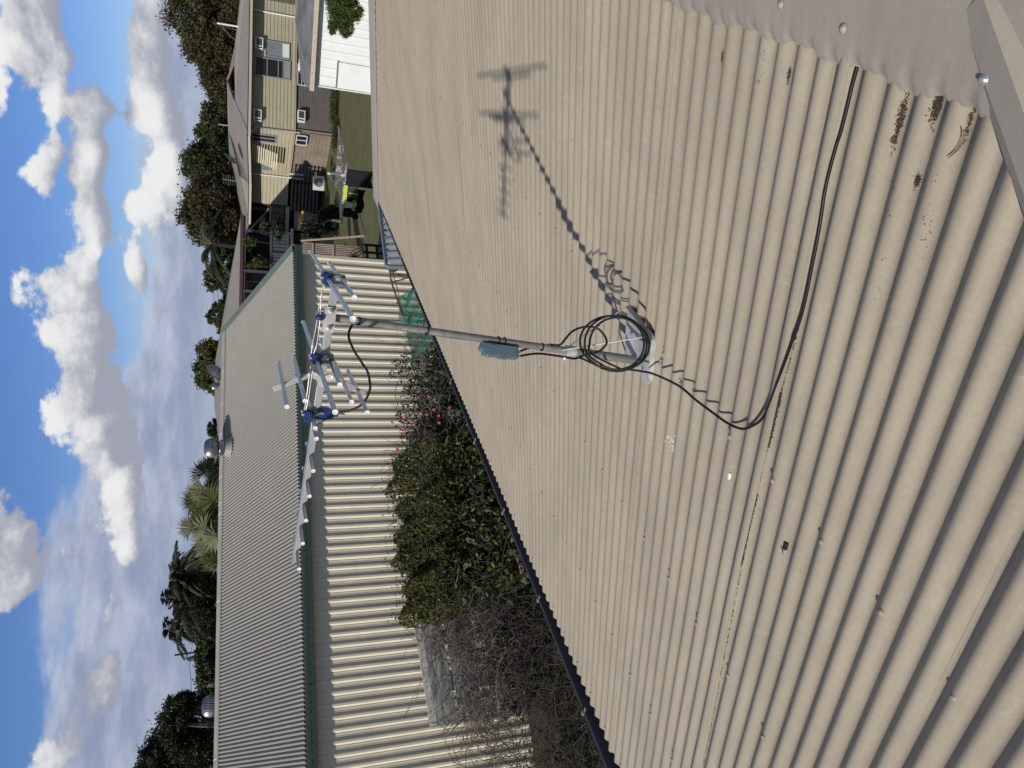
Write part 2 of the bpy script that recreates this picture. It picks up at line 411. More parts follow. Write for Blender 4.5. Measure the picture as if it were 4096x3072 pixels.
# far-side roof planes (out of sight from here, seen from elsewhere)
bk = MB()
A0 = RP(1.06, apex_t, 0); A1 = RP(HIP_F0[0]-.2, apex_t, 0)
hz = V((-RD.x, -RD.y, 0)).normalized()
E0 = A0 + hz*4.1 - Z*1.05 - V((RG.x, RG.y, 0))*4.0; E1 = A1 + hz*4.1 - Z*1.05 + V((RG.x, RG.y, 0))*3.2
F0 = RP(-3.1, T_EAVE, -.012); F1 = RP(HIP_F1[0]+.05, T_EAVE, -.012)
bk.quad(A0-Z*.012, A1-Z*.012, E1, E0); bk.add((A1-Z*.012, F1, E1), ((0, 1, 2),)); bk.add((A0-Z*.012, E0, F0), ((0, 1, 2),))
bk.build('back_roof_slope', beige, house)
# gutter: quad profile under the sheet ends
gt = MB(); hd_ = V((RD.x, RD.y, 0)).normalized()
def GP(s, out, dz):
    e = RP(s, 4.33, 0); return e + hd_*out + Z*dz
def lip(s): return .185 - .012*(s-2)
ss = [-3.2 + i*.5 for i in range(30)] + [11.55]
for a, b in zip(ss[:-1], ss[1:]):
    for s_, e_ in ((a, b),):
        prof = lambda s: [GP(s, -.02, -.035), GP(s, -.02, -.095), GP(s, lip(s)-.012, -.10), GP(s, lip(s)-.012, -.022), GP(s, lip(s)-.004, -.012), GP(s, lip(s)+.004, -.016), GP(s, lip(s)+.006, -.125), GP(s, -.03, -.13)]
        A = prof(s_); B_ = prof(e_)
        for i in range(len(A)-1): gt.quad(A[i], B_[i], B_[i+1], A[i+1])
A = prof(11.55); gt.add(A, (tuple(range(len(A))),))
gut = gt.build('gutter', gutm, house)
for s in [11.3, 10.3, 9.3, 8.3, 7.3, 6.3, 5.3, 4.35, 3.42, 2.5, 1.6]:
    c_ = MB(); p = GP(s, lip(s)-.003, -.012)
    c_.box(p+Z*.004, RG, hd_, Z, .012, .016, .003, .001); c_.box(p+hd_*.012-Z*.01, RG, hd_, Z, .006, .003, .014, .001); c_.box(p-hd_*.03-Z*.002, RG, hd_, Z, .007, .022, .002)
    c_.build('gutter_clip', zinc_dull, gut)
jb = MB(); jb.box(GP(2.95, .08, -.093), RG, hd_, Z, .002, .09, .004); jb.build('gutter_joint', dark_hole, gut)
# walls and fascia
wl_ = MB(); cream = mat('cream_fibro_wall', (.62, .58, .47), .7, 0, (.55, .52, .42), 3)
eave_z = RP(6, 4.33, 0).z
def wq(s, inn): p = RP(s, 4.33, 0) - hd_*inn; return p
for (a, b) in ((wq(-2.6, .5), wq(10.9, .5)), (wq(10.9, .5), wq(10.9, 7.4)), (wq(10.9, 7.4), wq(-2.6, 7.4)), (wq(-2.6, 7.4), wq(-2.6, .5))):
    a = V((a.x, a.y, eave_z-.1)); b = V((b.x, b.y, eave_z-.1)); wl_.quad(a, b, V((b.x, b.y, G)), V((a.x, a.y, G)))
a, b, c, d = [V((q.x, q.y, eave_z-.13)) for q in (wq(-3, 0), wq(11.4, 0), wq(11.4, 7.8), wq(-3, 7.8))]
wl_.quad(a, b, c, d); wl_.build('wall', cream, house)
# roof screws: on crests along the battens
sc_meshes = MB()
def screw_mesh(mb, p, nrm, s=1):
    mb.lathe(p, nrm, [(.0095*s, 0), (.0105*s, .0012), (.0095*s, .003), (.0060*s, .0034), (.0058*s, .0052), (.0042*s, .0062), (0, .0064)], 12)
screw_pts = []
for row, t in enumerate((1.475, 2.40, 3.36, 4.22)):
    for k in range(-6, 52):
        s = S0 - (k*3+1.5 + (row % 2)*0)*PIT + 0
        if s < HIP_F1[0]-.2 and t > t_top(s)+.15: screw_pts.append((s, t + random.uniform(-.012, .012)))
screw_pts.sort(key=lambda q: (RP(*q)).length)
proto = None; many = MB()
for i, (s, t) in enumerate(screw_pts):
    p = RP(s, t, corr(s)+.0015)
    if i < 60:
        if proto is None:
            m_ = MB(); screw_mesh(m_, p, RN); proto = m_.build('roof_screw', beige, roof); p0 = p
        else:
            q = proto.copy(); C.objects.link(q); q.location = proto.location + (p-p0)
    else: screw_mesh(many, p, RN)
tag(many.build('roof_screws', beige, roof), kind='stuff')
for s, t in ((1.608, .298), (1.384, .311)):
    m_ = MB(); screw_mesh(m_, RP(s, t, .0265), RN, 1.0); m_.build('cap_screw', capm, house)
m_ = MB(); screw_mesh(m_, RP(1.014, .327, .028), RN, .9); m_.lathe(RP(1.014, .327, .03), RN, [(.005, 0), (.005, .006), (.0035, .007), (0, .0074)], 6, False); m_.build('bright_cap_screw', bright, house)

# ---------------------------------------------------------------- debris on the sheets
def clump(name, label, s, t, ls, lt, n, m=dirtm, seed=0, cat='leaf litter', group=None, size=.004, ang=0):
    rg = random.Random(seed); mb = MB()
    for i in range(n*5):
        a, b = rg.gauss(0, .3), rg.gauss(0, .36)
        ss_ = s + a*ls; tt_ = t + b*lt
        p = RP(ss_, tt_, corr(ss_)+.0015+rg.random()*.002)
        x = RG*rg.uniform(-1, 1)+RD*rg.uniform(-1, 1)+RN*rg.uniform(-.2, .5); x.normalize(); y = x.cross(RN+RG*rg.uniform(-.4, .4)).normalized(); z_ = x.cross(y)
        r = size*rg.uniform(.12, .46)
        mb.box(p, x, y, z_, r*rg.uniform(.8, 2.8), r*.6, r*.4)
    o = mb.build(name, m, None, RP(s, t, 0)); return tag(o, label, cat, group)
def at_valley(px, py): return on_roof(px, py, .003)
s, t = at_valley(3740, 415); clump('leaf_litter', 'dark brown wad of dirt stuck in the valley against the cap, biggest one', s, t, .012, .048, 150, seed=1, size=.0035)
s, t = at_valley(3592, 480); clump('leaf_litter', 'long thin brown line of litter lying in a roof valley left of the biggest wad', s, t, .009, .070, 110, seed=2, size=.0032)
s, t = at_valley(3655, 725); clump('leaf_litter', 'small tangled brown clump sitting alone on the near corrugations', s, t, .008, .016, 46, seed=3, size=.0032)
s, t = at_valley(3862, 500); clump('leaf_litter', 'faint dark litter above the curled brown leaf', s, t, .007, .045, 36, seed=4, size=.0028)
s, t = at_valley(3143, 300); clump('leaf_litter', 'small dark flecks of litter just below the cap beside the cable', s, t, .006, .026, 26, seed=5, size=.0024)
s, t = at_valley(2875, 232); clump('leaf_litter', 'short dark smear of litter under the ridge cap, far end', s, t, .005, .022, 22, seed=6, size=.0022)
blackish = mat('black_grit', (.018, .016, .015), .95, 0, (.07, .06, .05), 300, .5, 300)
lap_s = S0 - 40*PIT
def grit(label, pts, wid, n, seed, size=.0028):
    rg = random.Random(seed); mb = MB()
    for i in range(n):
        q = rg.random()*(len(pts)-1); k = int(q); a = q-k
        px = pts[k][0]*(1-a)+pts[k+1][0]*a; py = pts[k][1]*(1-a)+pts[k+1][1]*a
        ss_, tt_ = on_roof(px, py, -.004); ss_ += rg.gauss(0, wid)
        p = RP(ss_, tt_, corr(ss_)+.004)
        x = (RG*rg.uniform(-1, 1)+RD*rg.uniform(-1, 1)).normalized(); y = RN.cross(x)
        r = size*rg.uniform(.2, .75); mb.box(p, x, y, RN, r*1.4, r, r*.5)
    return tag(mb.build('grit', blackish, None, RP(*on_roof(*pts[0], 0), 0)), label, 'grit', kind='stuff')
grit('black grit packed along the open side lap, long patch', [(3133, 1570), (3105, 1690), (3082, 1790)], .0016, 420, 7, .0022)
grit('black grit packed along the open side lap, lower patch', [(3040, 1975), (3005, 2120), (2975, 2260)], .0015, 340, 8, .0022)
grit('thin trail of black grit along the whole open side lap', [(3200, 1300), (3100, 1700), (2990, 2200), (2900, 2630), (2812, 3060)], .0008, 620, 17, .0016)
grit('specks of black grit along the valleys near the hip', [(3610, 700), (3570, 1000), (3520, 1200)], .006, 20, 9, .0012)
grit('specks of black grit along the second valley', [(3790, 640), (3720, 900), (3690, 1050)], .006, 24, 10, .0012)
grit('specks of black grit along the first valley below the cap', [(3075, 200), (3058, 300), (3050, 330)], .003, 18, 11, .0013)
# bird dropping, white chip, black chip, leaves
wht = mat('chalky_white_dropping', (.82, .83, .82), .8)
mb = MB(); s, t = on_roof(2690, 1805); rg = random.Random(3)
def splat(mb, s, t, ls, lt, dirx=0):
    n = 12; ring = []
    for k in range(n):
        a = 2*math.pi*k/n; r = 1+rg.uniform(-.3, .35)
        s_, t_ = s+math.cos(a)*ls*r + dirx*math.sin(a)*lt, t+math.sin(a)*lt*r; ring.append(RP(s_, t_, corr(s_)+.0035))
    c = RP(s, t, corr(s)+.005); mb.add([c]+ring, [(0, 1+k, 1+(k+1) % n) for k in range(n)], True)
splat(mb, s, t, .006, .017, -.2)
for i in range(16): splat(mb, s+.004+rg.gauss(.008, .014), t+rg.gauss(-.03, .018), .0016*rg.random()+.0005, .0035*rg.random()+.001)
tag(mb.build('bird_dropping', wht, None, RP(s, t, 0)), 'splash of white bird dropping on the sheets left of the mast foot', 'bird dropping')
mb = MB(); s, t = on_roof(2921, 1903); mb.box(RP(s, t, corr(s)+.005), RD, RG, RN, .012, .0045, .003, .0012)
tag(mb.build('plastic_chip', wht, None, RP(s, t, 0)), 'small white plastic chip lying on a roof crest', 'chip')
mb = MB(); s, t = on_roof(3145, 2182); mb.box(RP(s, t, corr(s)+.006), RD, RG, RN, .012, .007, .004, .001); mb.box(RP(s-.004, t+.005, corr(s)+.010), (RD+RG*.4).normalized(), RN, (RG-RD*.4).normalized(), .006, .003, .004)
tag(mb.build('rubber_chip', mat('black_rubber', (.02, .025, .022), .6), None, RP(s, t, 0)), 'small black rubber offcut lying in a valley beside a thin leaf', 'offcut')
def leaf(label, px, py, L_, W_, ang, m, curl=.3):
    s, t = on_roof(px, py, .004); mb = MB(); n = 8; a = RG*math.cos(ang)+RD*math.sin(ang); b = RN.cross(a)
    vs = []
    for i in range(n+1):
        q = i/n; w = W_*math.sin(math.pi*min(max(q, .03), .97))**.8; z_ = .004+curl*L_*(q-.5)**2
        c = RP(s, t, corr(s)+.002) + a*(q-.5)*L_ + RN*z_
        vs += [c-b*w*.5+RN*.002, c, c+b*w*.5+RN*.002]
    fs = []
    for i in range(n):
        for j in range(2): fs.append((i*3+j, i*3+j+1, i*3+j+4, i*3+j+3))
    mb.add(vs, fs, True); return tag(mb.build('dry_leaf', m, None, RP(s, t, 0)), label, 'leaf')
brn = mat('dry_leaf_brown', (.20, .12, .08), .8, 0, (.32, .21, .14), 120); dkb = mat('dry_leaf_dark', (.08, .05, .035), .85, 0, (.13, .08, .055), 120)
leaf('curled light brown leaf lying in the near valley under the litter', 3835, 575, .055, .010, 1.35, brn, .9)
leaf('small dark round leaf below the long line of litter', 3570, 560, .020, .014, .3, dkb)
leaf('thin dark leaf beside the black rubber offcut', 3132, 2198, .026, .006, 2.3, dkb)

# ================================================================ MAST, ANTENNA, CABLE
M0 = V((.09729791, 2.54266111, -1.49059884)); M1 = V((.2055, 2.467, -.304)); MDIR = (M1-M0).normalized(); MDIR_L = (M1-M0).length
def MP(l): return M0 + MDIR*l
blackpl = mat('black_plastic', (.012, .012, .014), .35, spec=.5)
mast = thing('antenna_mast', 'galvanised steel pipe mast on a bent foot plate with two thin brace rods', 'mast', M0)
mb = MB(); mb.tube([MP(-.012), MP(.30)], .0166, 24); mb.build('lower_pipe', zinc_dull, mast)
mb = MB(); mb.tube([MP(.20), MP(.6), MP(1.0), MP(1.232)], .0128, 24, caps=False)
mb.lathe(MP(1.232), MDIR, [(.0128, 0), (.0112, .0002), (.0112, -.03), (0, -.03)], 24, False); up = mb.build('upper_pipe', zinc_dull, mast)
mb = MB(); mb.lathe(MP(.286), MDIR, [(.0166, 0), (.0185, .001), (.0185, .013), (.0166, .014)], 24, False)
mb.lathe(MP(.306), MDIR, [(.0135, -.02), (.0195, -.019), (.0195, .019), (.0135, .02)], 24, False); mb.build('collar', zinc, mast)
# lug and bolt of the collar
mb = MB(); toC = -MP(.3).normalized(); sideL = MDIR.cross(toC).normalized()
if sideL.x > 0: sideL = -sideL
lug_c = MP(.325) + sideL*.029 + toC*.006
mb.box(lug_c, MDIR, sideL, MDIR.cross(sideL), .013, .013, .002, .001)
mb.box(MP(.325)+sideL*.018+toC*.004, MDIR, sideL, MDIR.cross(sideL), .013, .008, .002)
mb.build('collar_lug', zinc, mast)
mb = MB(); mb.lathe(lug_c + toC*.003, toC, [(.006, -.004), (.006, .004), (.004, .006), (0, .007)], 8, False); mb.build('lug_bolt', bright, mast)
# foot plate: bent parallelogram with an upturned flange
plate_st = [(2.296, 1.455), (2.306, 1.517), (2.299, 1.602), (2.271, 1.656), (2.227, 1.667), (2.112, 1.656), (2.081, 1.655), (2.058, 1.625), (2.055, 1.6), (2.061, 1.454), (2.099, 1.438), (2.287, 1.432)]
PW = .0095
mb = MB()
outer = [RP(s, t, PW) for s, t in plate_st]
def slot(cs, ct, ls, lt, ang): return [RP(cs+math.cos(ang)*ls*math.cos(a)-math.sin(ang)*lt*math.sin(a), ct+math.sin(ang)*ls*math.cos(a)+math.cos(ang)*lt*math.sin(a), PW) for a in [2*math.pi*k/12 for k in range(12)]]
sl1 = on_roof(2300+815/3.3175, 1150+892/3.3175, .01); sl2 = on_roof(2300+908/3.3175, 1150+1052/3.3175, .01)
mb.prism(outer, RN*.004)
plate = mb.build('foot_plate', zinc, mast)
for c_ in (sl1, sl2):
    mb = MB(); ring = [q+RN*.0045 for q in slot(c_[0], c_[1], .0115, .005, 1.9)]; mb.add(ring, (tuple(range(12)),)); mb.build('slot', dark_hole, plate)
mb = MB()
fl = [(2.058, 1.628), (2.053, 1.6), (2.058, 1.47), (2.066, 1.449), (2.099, 1.434), (2.2, 1.430), (2.29, 1.428)]
for (a, b) in zip(fl[:-1], fl[1:]):
    ha = .004 if a == fl[0] else .020; hb = .020
    A, B_ = RP(*a, PW), RP(*b, PW); mid_o = (RP(2.18, 1.55, PW)-(A+B_)/2); mid_o.normalize()
    for dd in (0, 1):
        o_ = mid_o*.003*dd; mb.quad(A+o_, B_+o_, B_+o_+RN*hb, A+o_+RN*ha)
    mb.quad(A+RN*ha, B_+RN*hb, B_+mid_o*.003+RN*hb, A+mid_o*.003+RN*ha)
mb.build('flange', zinc, plate)
mb = MB()   # pressed rib toward the far corner
mb.tube([RP(2.285, 1.447, PW+.004), RP(2.19, 1.452, PW+.007), RP(2.11, 1.462, PW+.004)], [.004, .007, .004], 8); mb.build('pressed_rib', zinc, plate)
mb = MB()  # socket that holds the pipe
mb.lathe(MP(-.012), MDIR, [(.028, -.006), (.027, .004), (.0205, .016), (.0185, .035), (.0168, .036)], 20); mb.build('pipe_socket', zinc, mast)
for (px, py) in ((2300+757/3.3175, 1150+605/3.3175), (2300+985/3.3175, 1150+885/3.3175)):
    s, t = on_roof(px, py, .015); mb = MB(); p = RP(s, t, PW+.004)
    mb.lathe(p, RN, [(.010, 0), (.010, .002), (.007, .003), (.007, .003)], 12, False); mb.lathe(p, RN, [(.0055, .002), (.0055, .009), (.003, .0105), (0, .011)], 6, False); mb.build('hex_screw', bright, plate)
topf = MP(.335)-MDIR*.0
k1 = RP(2.292, 1.436, PW+.022); k2 = RP(2.088, 1.443, PW+.022)
for kq in (k1, k2):
    mb = MB(); a = MP(.335)+toC*.016; mb.tube([a+MDIR*.004, a+(kq-a)*.04+toC*.004, a+(kq-a)*.93+RN*.002, kq+RN*.001, kq-RN*.012], [.0028]*5, 10); mb.build('brace_rod', zinc, mast)
# hex screws left in the sheets beside the foot
for lab, px, py in (('bright hex screw with metal swarf standing on the roof nearest the foot plate', 2300+1115/3.3175, 1150+1000/3.3175), ('bright hex screw with swarf on the roof under the bending cable', 2600+192/1.659, 1200+562/1.659)):
    s, t = on_roof(px, py, .01); o = thing('hex_screw', lab, 'screw', RP(s, t, corr(s)), 'loose hex screws by the mast foot'); mb = MB(); p = RP(s, t, corr(s)+.001)
    mb.lathe(p, RN, [(.009, 0), (.009, .002), (.0055, .003), (.0055, .010), (.003, .0115), (0, .012)], 8, False); mb.build('screw_head', bright, o)
    mb = MB(); rg = random.Random(int(px))
    for i in range(5):
        q = p+RG*rg.uniform(-.008, .012)+RD*rg.uniform(-.008, .008)+RN*.004; mb.tube(smooth_path([q+V((rg.uniform(-.009, .009), rg.uniform(-.009, .009), rg.uniform(0, .01))) for k in range(4)], 3), .0009, 5)
    mb.build('swarf', bright, o)

# antenna frame (boom direction, element direction, up)
R0 = V((.31597488, 2.40253814, -.31437881)); T0 = V((-.61201271, 2.68334082, -.23429776)); EE = V((.28832233, .95749153, -.00895567)).normalized()
BD = (T0-R0).normalized(); UD = BD.cross(EE).normalized()
if UD.z < 0: UD = -UD
def AP(b, u=0, e=0): return R0 + BD*b + UD*u + EE*e
alu = mat('brushed_aluminium', (.46, .46, .47), .2, .95, (.38, .385, .39), 3, .05, 200, stretch=(30, 30, 30))
alub = mat('satin_aluminium_strip', (.36, .37, .385), .45, .5, (.30, .31, .325), 12)
bluep = mat('glossy_blue_plastic', (.010, .026, .135), .25, 0, (.007, .019, .10), 25, .1, 90, spec=.6)
greyp = mat('shaded_grey_blue_bracket', (.10, .115, .17), .4, .2, (.15, .165, .22), 20)
endm = mat('milky_end_plug', (.66, .70, .70), .5)
wirem = mat('white_feed_wire', (.70, .69, .66), .35, .3)
ant = thing('tv_antenna', 'new aluminium television antenna with blue plastic brackets on the mast top', 'antenna', M1)
def strip(mb, a, b, w, th, up): mb.bar(a, b, th, w, up, .0008)
# boom: rear channel, then stepped front strip with notches
mb = MB(); mb.bar(AP(-.02, -.002), AP(.345, -.002), .012, .024, UD, .001); mb.build('rear_boom', alub, ant)
mb = MB(); mb.bar(AP(.325, -.001), AP(.52, .0), .010, .023, UD, .001); mb.build('middle_boom', alub, ant)
mb = MB()
poly = [(.50, -.012), (.50, .012)]
top = [(.985, .012)]; ds = [.594, .684, .770, .852, .946]
pts_b = [(.50, -.011)]
for i, dpos in enumerate(ds):
    pts_b += [(dpos-.012, -.011), (dpos+.003, .002), (dpos+.009, -.004), (dpos+.015, -.011)]
pts_b += [(.985, -.007)]
outline = [AP(b, u, -.003) for b, u in pts_b] + [AP(.985, .010, -.003), AP(.50, .012, -.003)]
mb.prism(outline, EE*.004)
mb.box(AP(.742, .0115), BD, EE, UD, .243, .0055, .001)
mb.build('front_boom', alub, ant)
def element(b, u, half, r, name='element'):
    mb = MB(); mb.tube([AP(b, u, -half), AP(b, u, half)], r, 18, caps=False)
    o = mb.build(name, alu, ant)
    for s_ in (-1, 1):
        m2 = MB(); m2.lathe(AP(b, u, s_*half), EE*s_, [(r, -.004), (r*1.12, -.003), (r*1.12, .0025), (r*.8, .003), (r*.75, .0012), (0, .001)], 18, False); m2.build('end_plug', endm, o)
    return o
element(-.004, .025, .591, .0068); element(.258, .024, .524, .0068)
element(.258, -.018, .272, .0066); element(-.008, -.016, .314, .0066)
element(.350, .117, .236, .0062); element(.326, .069, .240, .0062); element(.325, -.070, .213, .0062); element(.350, -.119, .226, .0062)
element(.448, .014, .128, .0062); element(.492, .002, .102, .0062)
for dpos, hl in zip(ds, (.119, .114, .114, .115, .114)): element(dpos+.001, .0, hl, .0058, 'director')
# reflector arms and the Y bracket
mb = MB(); mb.bar(AP(.312, .035, -.006), AP(.372, .142, -.006), .0025, .018, EE.cross(BD), .0006); mb.box((AP(.312, .035)+AP(.372, .142))/2 - EE*.001, (AP(.372, .142)-AP(.312, .035)).normalized(), EE, (AP(.372, .142)-AP(.312, .035)).normalized().cross(EE), .0613, .006, .001); mb.build('reflector_arm', alub, ant)
mb = MB(); mb.bar(AP(.312, -.035, -.006), AP(.362, -.146, -.006), .0025, .018, EE.cross(BD), .0006); mb.box((AP(.312, -.035)+AP(.362, -.146))/2 - EE*.001, (AP(.362, -.146)-AP(.312, -.035)).normalized(), EE, (AP(.362, -.146)-AP(.312, -.035)).normalized().cross(EE), .0608, .006, .001); mb.build('reflector_arm', alub, ant)
yb = MB(); Yp = [(.300, .046), (.318, .046), (.326, .018), (.335, .011), (.350, .011), (.350, -.012), (.335, -.012), (.326, -.018), (.320, -.046), (.302, -.046), (.305, -.020), (.313, -.006), (.313, .006), (.303, .020)]
yb.prism([AP(b, u, -.0105) for b, u in Yp], EE*.0022); ybo = yb.build('y_bracket', zinc, ant)
for b, u in ((.310, .036), (.311, -.036)):
    m2 = MB(); m2.lathe(AP(b, u, -.0105), -EE, [(.0055, 0), (.0055, .001), (.003, .0018), (.003, .004), (0, .0045)], 10, False); m2.build('rivet', bright, ybo)
# blue dipole brackets: faceted moulded bodies clasping the tubes
def bracket(b, big=False, seed=1, grey=False):
    rg = random.Random(seed)
    root = MB(); e0, e1 = -.034, .034
    prof = [(-.022, .030), (-.020, .040), (-.006, .044), (.004, .038), (.012, .041), (.021, .033), (.024, .016), (.016, .008), (-.012, .010), (-.020, .018)]
    n = len(prof); secs = [(-.030, .72), (-.018, 1.0), (.0, 1.06), (.018, 1.0), (.030, .72)]
    vs = []
    for (e, k) in secs:
        for (bb, uu) in prof: vs.append(AP(b+bb*k+rg.uniform(-.001, .001), .025+(uu-.025)*k+rg.uniform(-.001, .001), e))
    fs = []
    for i in range(len(secs)-1):
        for j in range(n): fs.append((i*n+j, i*n+(j+1) % n, (i+1)*n+(j+1) % n, (i+1)*n+j))
    fs += [tuple(range(n-1, -1, -1)), tuple(range((len(secs)-1)*n, len(secs)*n))]
    root.add(vs, fs); o = root.build('blue_bracket', bluep, ant)
    # lower saddle
    m2 = MB()
    for (bb, uu, hb, he, hu) in ((-.012, -.008, .005, .020, .016), (.014, -.008, .005, .020, .016), (0, .012, .020, .016, .005), (0, -.026, .017, .013, .004)):
        m2.box(AP(b+bb, uu), (BD+UD*rg.uniform(-.12, .12)).normalized(), EE, (UD-BD*rg.uniform(-.12, .12)).normalized(), hb, he, hu, .002)
    m2.build('saddle', greyp, o)
    for e in (-.016, .016):
        m2 = MB(); m2.lathe(AP(b-.002, .043, e), UD, [(.0048, -.002), (.0048, .002), (.0035, .004), (0, .005)], 10, False); m2.build('wing_screw', bright, o)
    m2 = MB(); m2.tube([AP(b+.002, -.026), AP(b+.002, -.042)], .0022, 8); m2.box(AP(b+.002, -.036), BD, EE, UD, .006, .0025, .0025, .0008); m2.build('screw_tail', zinc, o)
    return o
bracket(-.002, seed=1); bracket(.256, seed=2); b3 = bracket(.447, seed=3)
# balun box hanging below the third bracket
mb = MB(); prof = [(-.018, -.005), (.020, -.008), (.019, -.030), (.011, -.056), (-.010, -.058), (-.019, -.034)]
for e0, e1, k in ((-.017, .017, 1),):
    A = [AP(.440+b, u, e0*.8) for b, u in prof]; B_ = [AP(.440+b*1.08, u, 0) for b, u in prof]; D_ = [AP(.440+b, u, e1*.8) for b, u in prof]
    n = 6; vs = A+B_+D_; fs = [(i, (i+1) % n, n+(i+1) % n, n+i) for i in range(n)] + [(n+i, n+(i+1) % n, 2*n+(i+1) % n, 2*n+i) for i in range(n)] + [(5, 4, 3, 2, 1, 0), (12, 13, 14, 15, 16, 17)]
    mb.add(vs, fs)
mb.lathe(AP(.440, -.056), -UD, [(.009, 0), (.009, .012), (.007, .014), (0, .014)], 14, False)
mb.build('balun_box', bluep, ant)
mb = MB(); mb.lathe(AP(.440, -.070), -UD, [(.0045, 0), (.0045, .01), (.0058, .0105), (.0058, .021), (.0035, .022)], 6, False); mb.build('plug', bright, ant)
# twisted feed wires along the boom with the blue crossing bead
def wire(pts, r=.0016): mb = MB(); mb.tube(smooth_path(pts, 5), r, 7); mb.build('feed_wire', wirem, ant)
wire([AP(.014, .034, -.008), AP(.05, .037, -.014), AP(.075, .036, -.006), AP(.10, .036, .008), AP(.118, .038, -.006), AP(.165, .040, -.010), AP(.205, .044, -.022), AP(.24, .043, -.016)])
wire([AP(.014, .030, -.018), AP(.05, .034, -.004), AP(.075, .034, -.014), AP(.098, .033, -.012), AP(.118, .032, -.020), AP(.165, .030, -.018), AP(.205, .031, -.024), AP(.238, .036, -.020)])
wire([AP(.274, .030, -.014), AP(.32, .032, -.014), AP(.38, .033, -.020), AP(.43, .036, -.018)]); wire([AP(.272, .040, -.016), AP(.32, .040, -.018), AP(.38, .039, -.014), AP(.432, .040, -.016)])
mb = MB(); mb.lathe(AP(.121, .020, -.016), UD, [(0, -.002), (.008, 0), (.0105, .005), (.0105, .017), (.0085, .022), (.004, .024)], 14); mb.build('wire_bead', bluep, ant)
# mast clamp: plate in front of the boom, saddle behind, two U-bolt ends
mb = MB(); mb.box(AP(.125, .001, -.011), BD, UD, EE, .041, .0165, .0012, .0008); mb.box(AP(.125, .0175, -.003), BD, EE, UD, .041, .009, .0012); mb.box(AP(.125, -.0155, -.003), BD, EE, UD, .041, .009, .0012)
clamp = mb.build('clamp_plate', zinc, ant)
for b in (.098, .152):
    m2 = MB(); m2.lathe(AP(b, .001, -.012), -EE, [(.010, 0), (.010, .0018), (.0072, .002), (.0072, .0085), (.0045, .0088), (.0045, .019), (0, .0195)], 12, False); m2.build('clamp_nut', bright, clamp)
mb = MB(); mb.tube([AP(.098, .001, -.01), AP(.098, .001, .030), AP(.106, .001, .041), AP(.125, .001, .046), AP(.144, .001, .041), AP(.152, .001, .030), AP(.152, .001, -.01)], .003, 8); mb.build('u_bolt', bright, clamp)

# filter box strapped to the pipe
boxm = mat('slate_blue_plastic_box', (.085, .13, .165), .42, 0, (.10, .15, .185), 12, .05, 80)
fb = thing('filter_box', 'slate blue plastic junction box strapped beside the mast with black ties', 'junction box', MP(.58))
x_ = MDIR; y_ = (sideL*.86 + toC*.30).normalized(); z_ = x_.cross(y_).normalized(); y_ = z_.cross(x_)
if z_.dot(toC) < 0: z_ = -z_
bc = MP(.585) + sideL*.036 + toC*.012
mb = MB(); mb.box(bc, x_, y_, z_, .066, .022, .015, .004)
mb.box(bc+x_*.055+y_*-.004, (x_*.9-y_*.35).normalized(), (y_*.9+x_*.35).normalized(), z_, .022, .015, .014, .003)
bx = mb.build('box_body', boxm, fb)
mb = MB(); mb.box(bc+z_*.0165-y_*.002, x_, y_, z_, .058, .018, .002, .001); mb.box(bc+z_*.018-y_*.012+x_*.03, x_, y_, z_, .018, .004, .002, .001); mb.box(bc+y_*.0225-x_*.012, x_, z_, y_, .016, .015, .0018, .0008); mb.lathe(bc+y_*.021+x_*.044, y_, [(.010, 0), (.009, .004), (.005, .006), (0, .006)], 12); mb.build('box_lid', boxm, fb)
for l in (.598, .575):
    mb = MB(); mb.lathe(MP(l), MDIR, [(.0132, -.0022), (.0148, -.0022), (.0148, .0022), (.0132, .0022)], 20, False); mb.box(MP(l)-sideL*.013+toC*.008, MDIR, toC, sideL, .004, .005, .004, .001); mb.box(MP(l)+sideL*.016+toC*.011, MDIR, (sideL+toC*-.2).normalized(), toC, .0024, .012, .001); mb.build('strap', blackpl, fb)
mb = MB(); mb.lathe(bc-x_*.066+y_*.008, -x_, [(.0045, 0), (.0045, .008), (.0055, .0085), (.0055, .012), (0, .012)], 6, False); mb.lathe(bc-x_*.066-y_*.008, -x_, [(.0045, 0), (.0045, .008), (.0055, .0085), (.0055, .012), (0, .012)], 6, False); mb.build('socket', bright, fb)

# cable ties on the mast
for i, (l, r) in enumerate(((1.095, .0132), (.862, .0132), (.425, .0132), (.262, .0172))):
    mb = MB(); mb.lathe(MP(l), MDIR, [(r, -.0024), (r+.0022, -.0024), (r+.0022, .0024), (r, .0024)], 20, False); mb.box(MP(l)+sideL*r*.72+toC*r*.75, MDIR, sideL, toC, .0042, .0038, .0035, .001); mb.build('cable_tie', blackpl, mast)

# coax cable
cabm = mat('black_coax_jacket', (.006, .0065, .008), .45, spec=.3)
def at_depth(px, py, dep): r = ray(px, py); return r*(dep/F_PX)
def px3(x, y): return 1100+x/2.2117, 950+y/2.2117
cabA = [AP(.440, -.090)]
dd = [(560, 1548), (650, 1535), (750, 1490), (805, 1430), (838, 1350), (840, 1290), (820, 1190), (770, 1110), (705, 1010), (660, 910), (652, 850), (672, 795), (705, 765)]
d_a = AP(.440, -.090).dot(_F); d_b = MP(1.10).dot(_F)+.012
for i, q in enumerate(dd):
    k = (i+1)/len(dd); cabA.append(at_depth(*px3(*q), d_a*(1-k)+d_b*k))
for l in (1.05, .95, .86, .75, .66): cabA.append(MP(l) - toC*.014 + sideL*.010)
cabA += [MP(.62)-toC*.012+sideL*.018]
o = thing('coax_cable', 'short black coaxial cable curving from the blue balun box to the mast', 'cable', cabA[0])
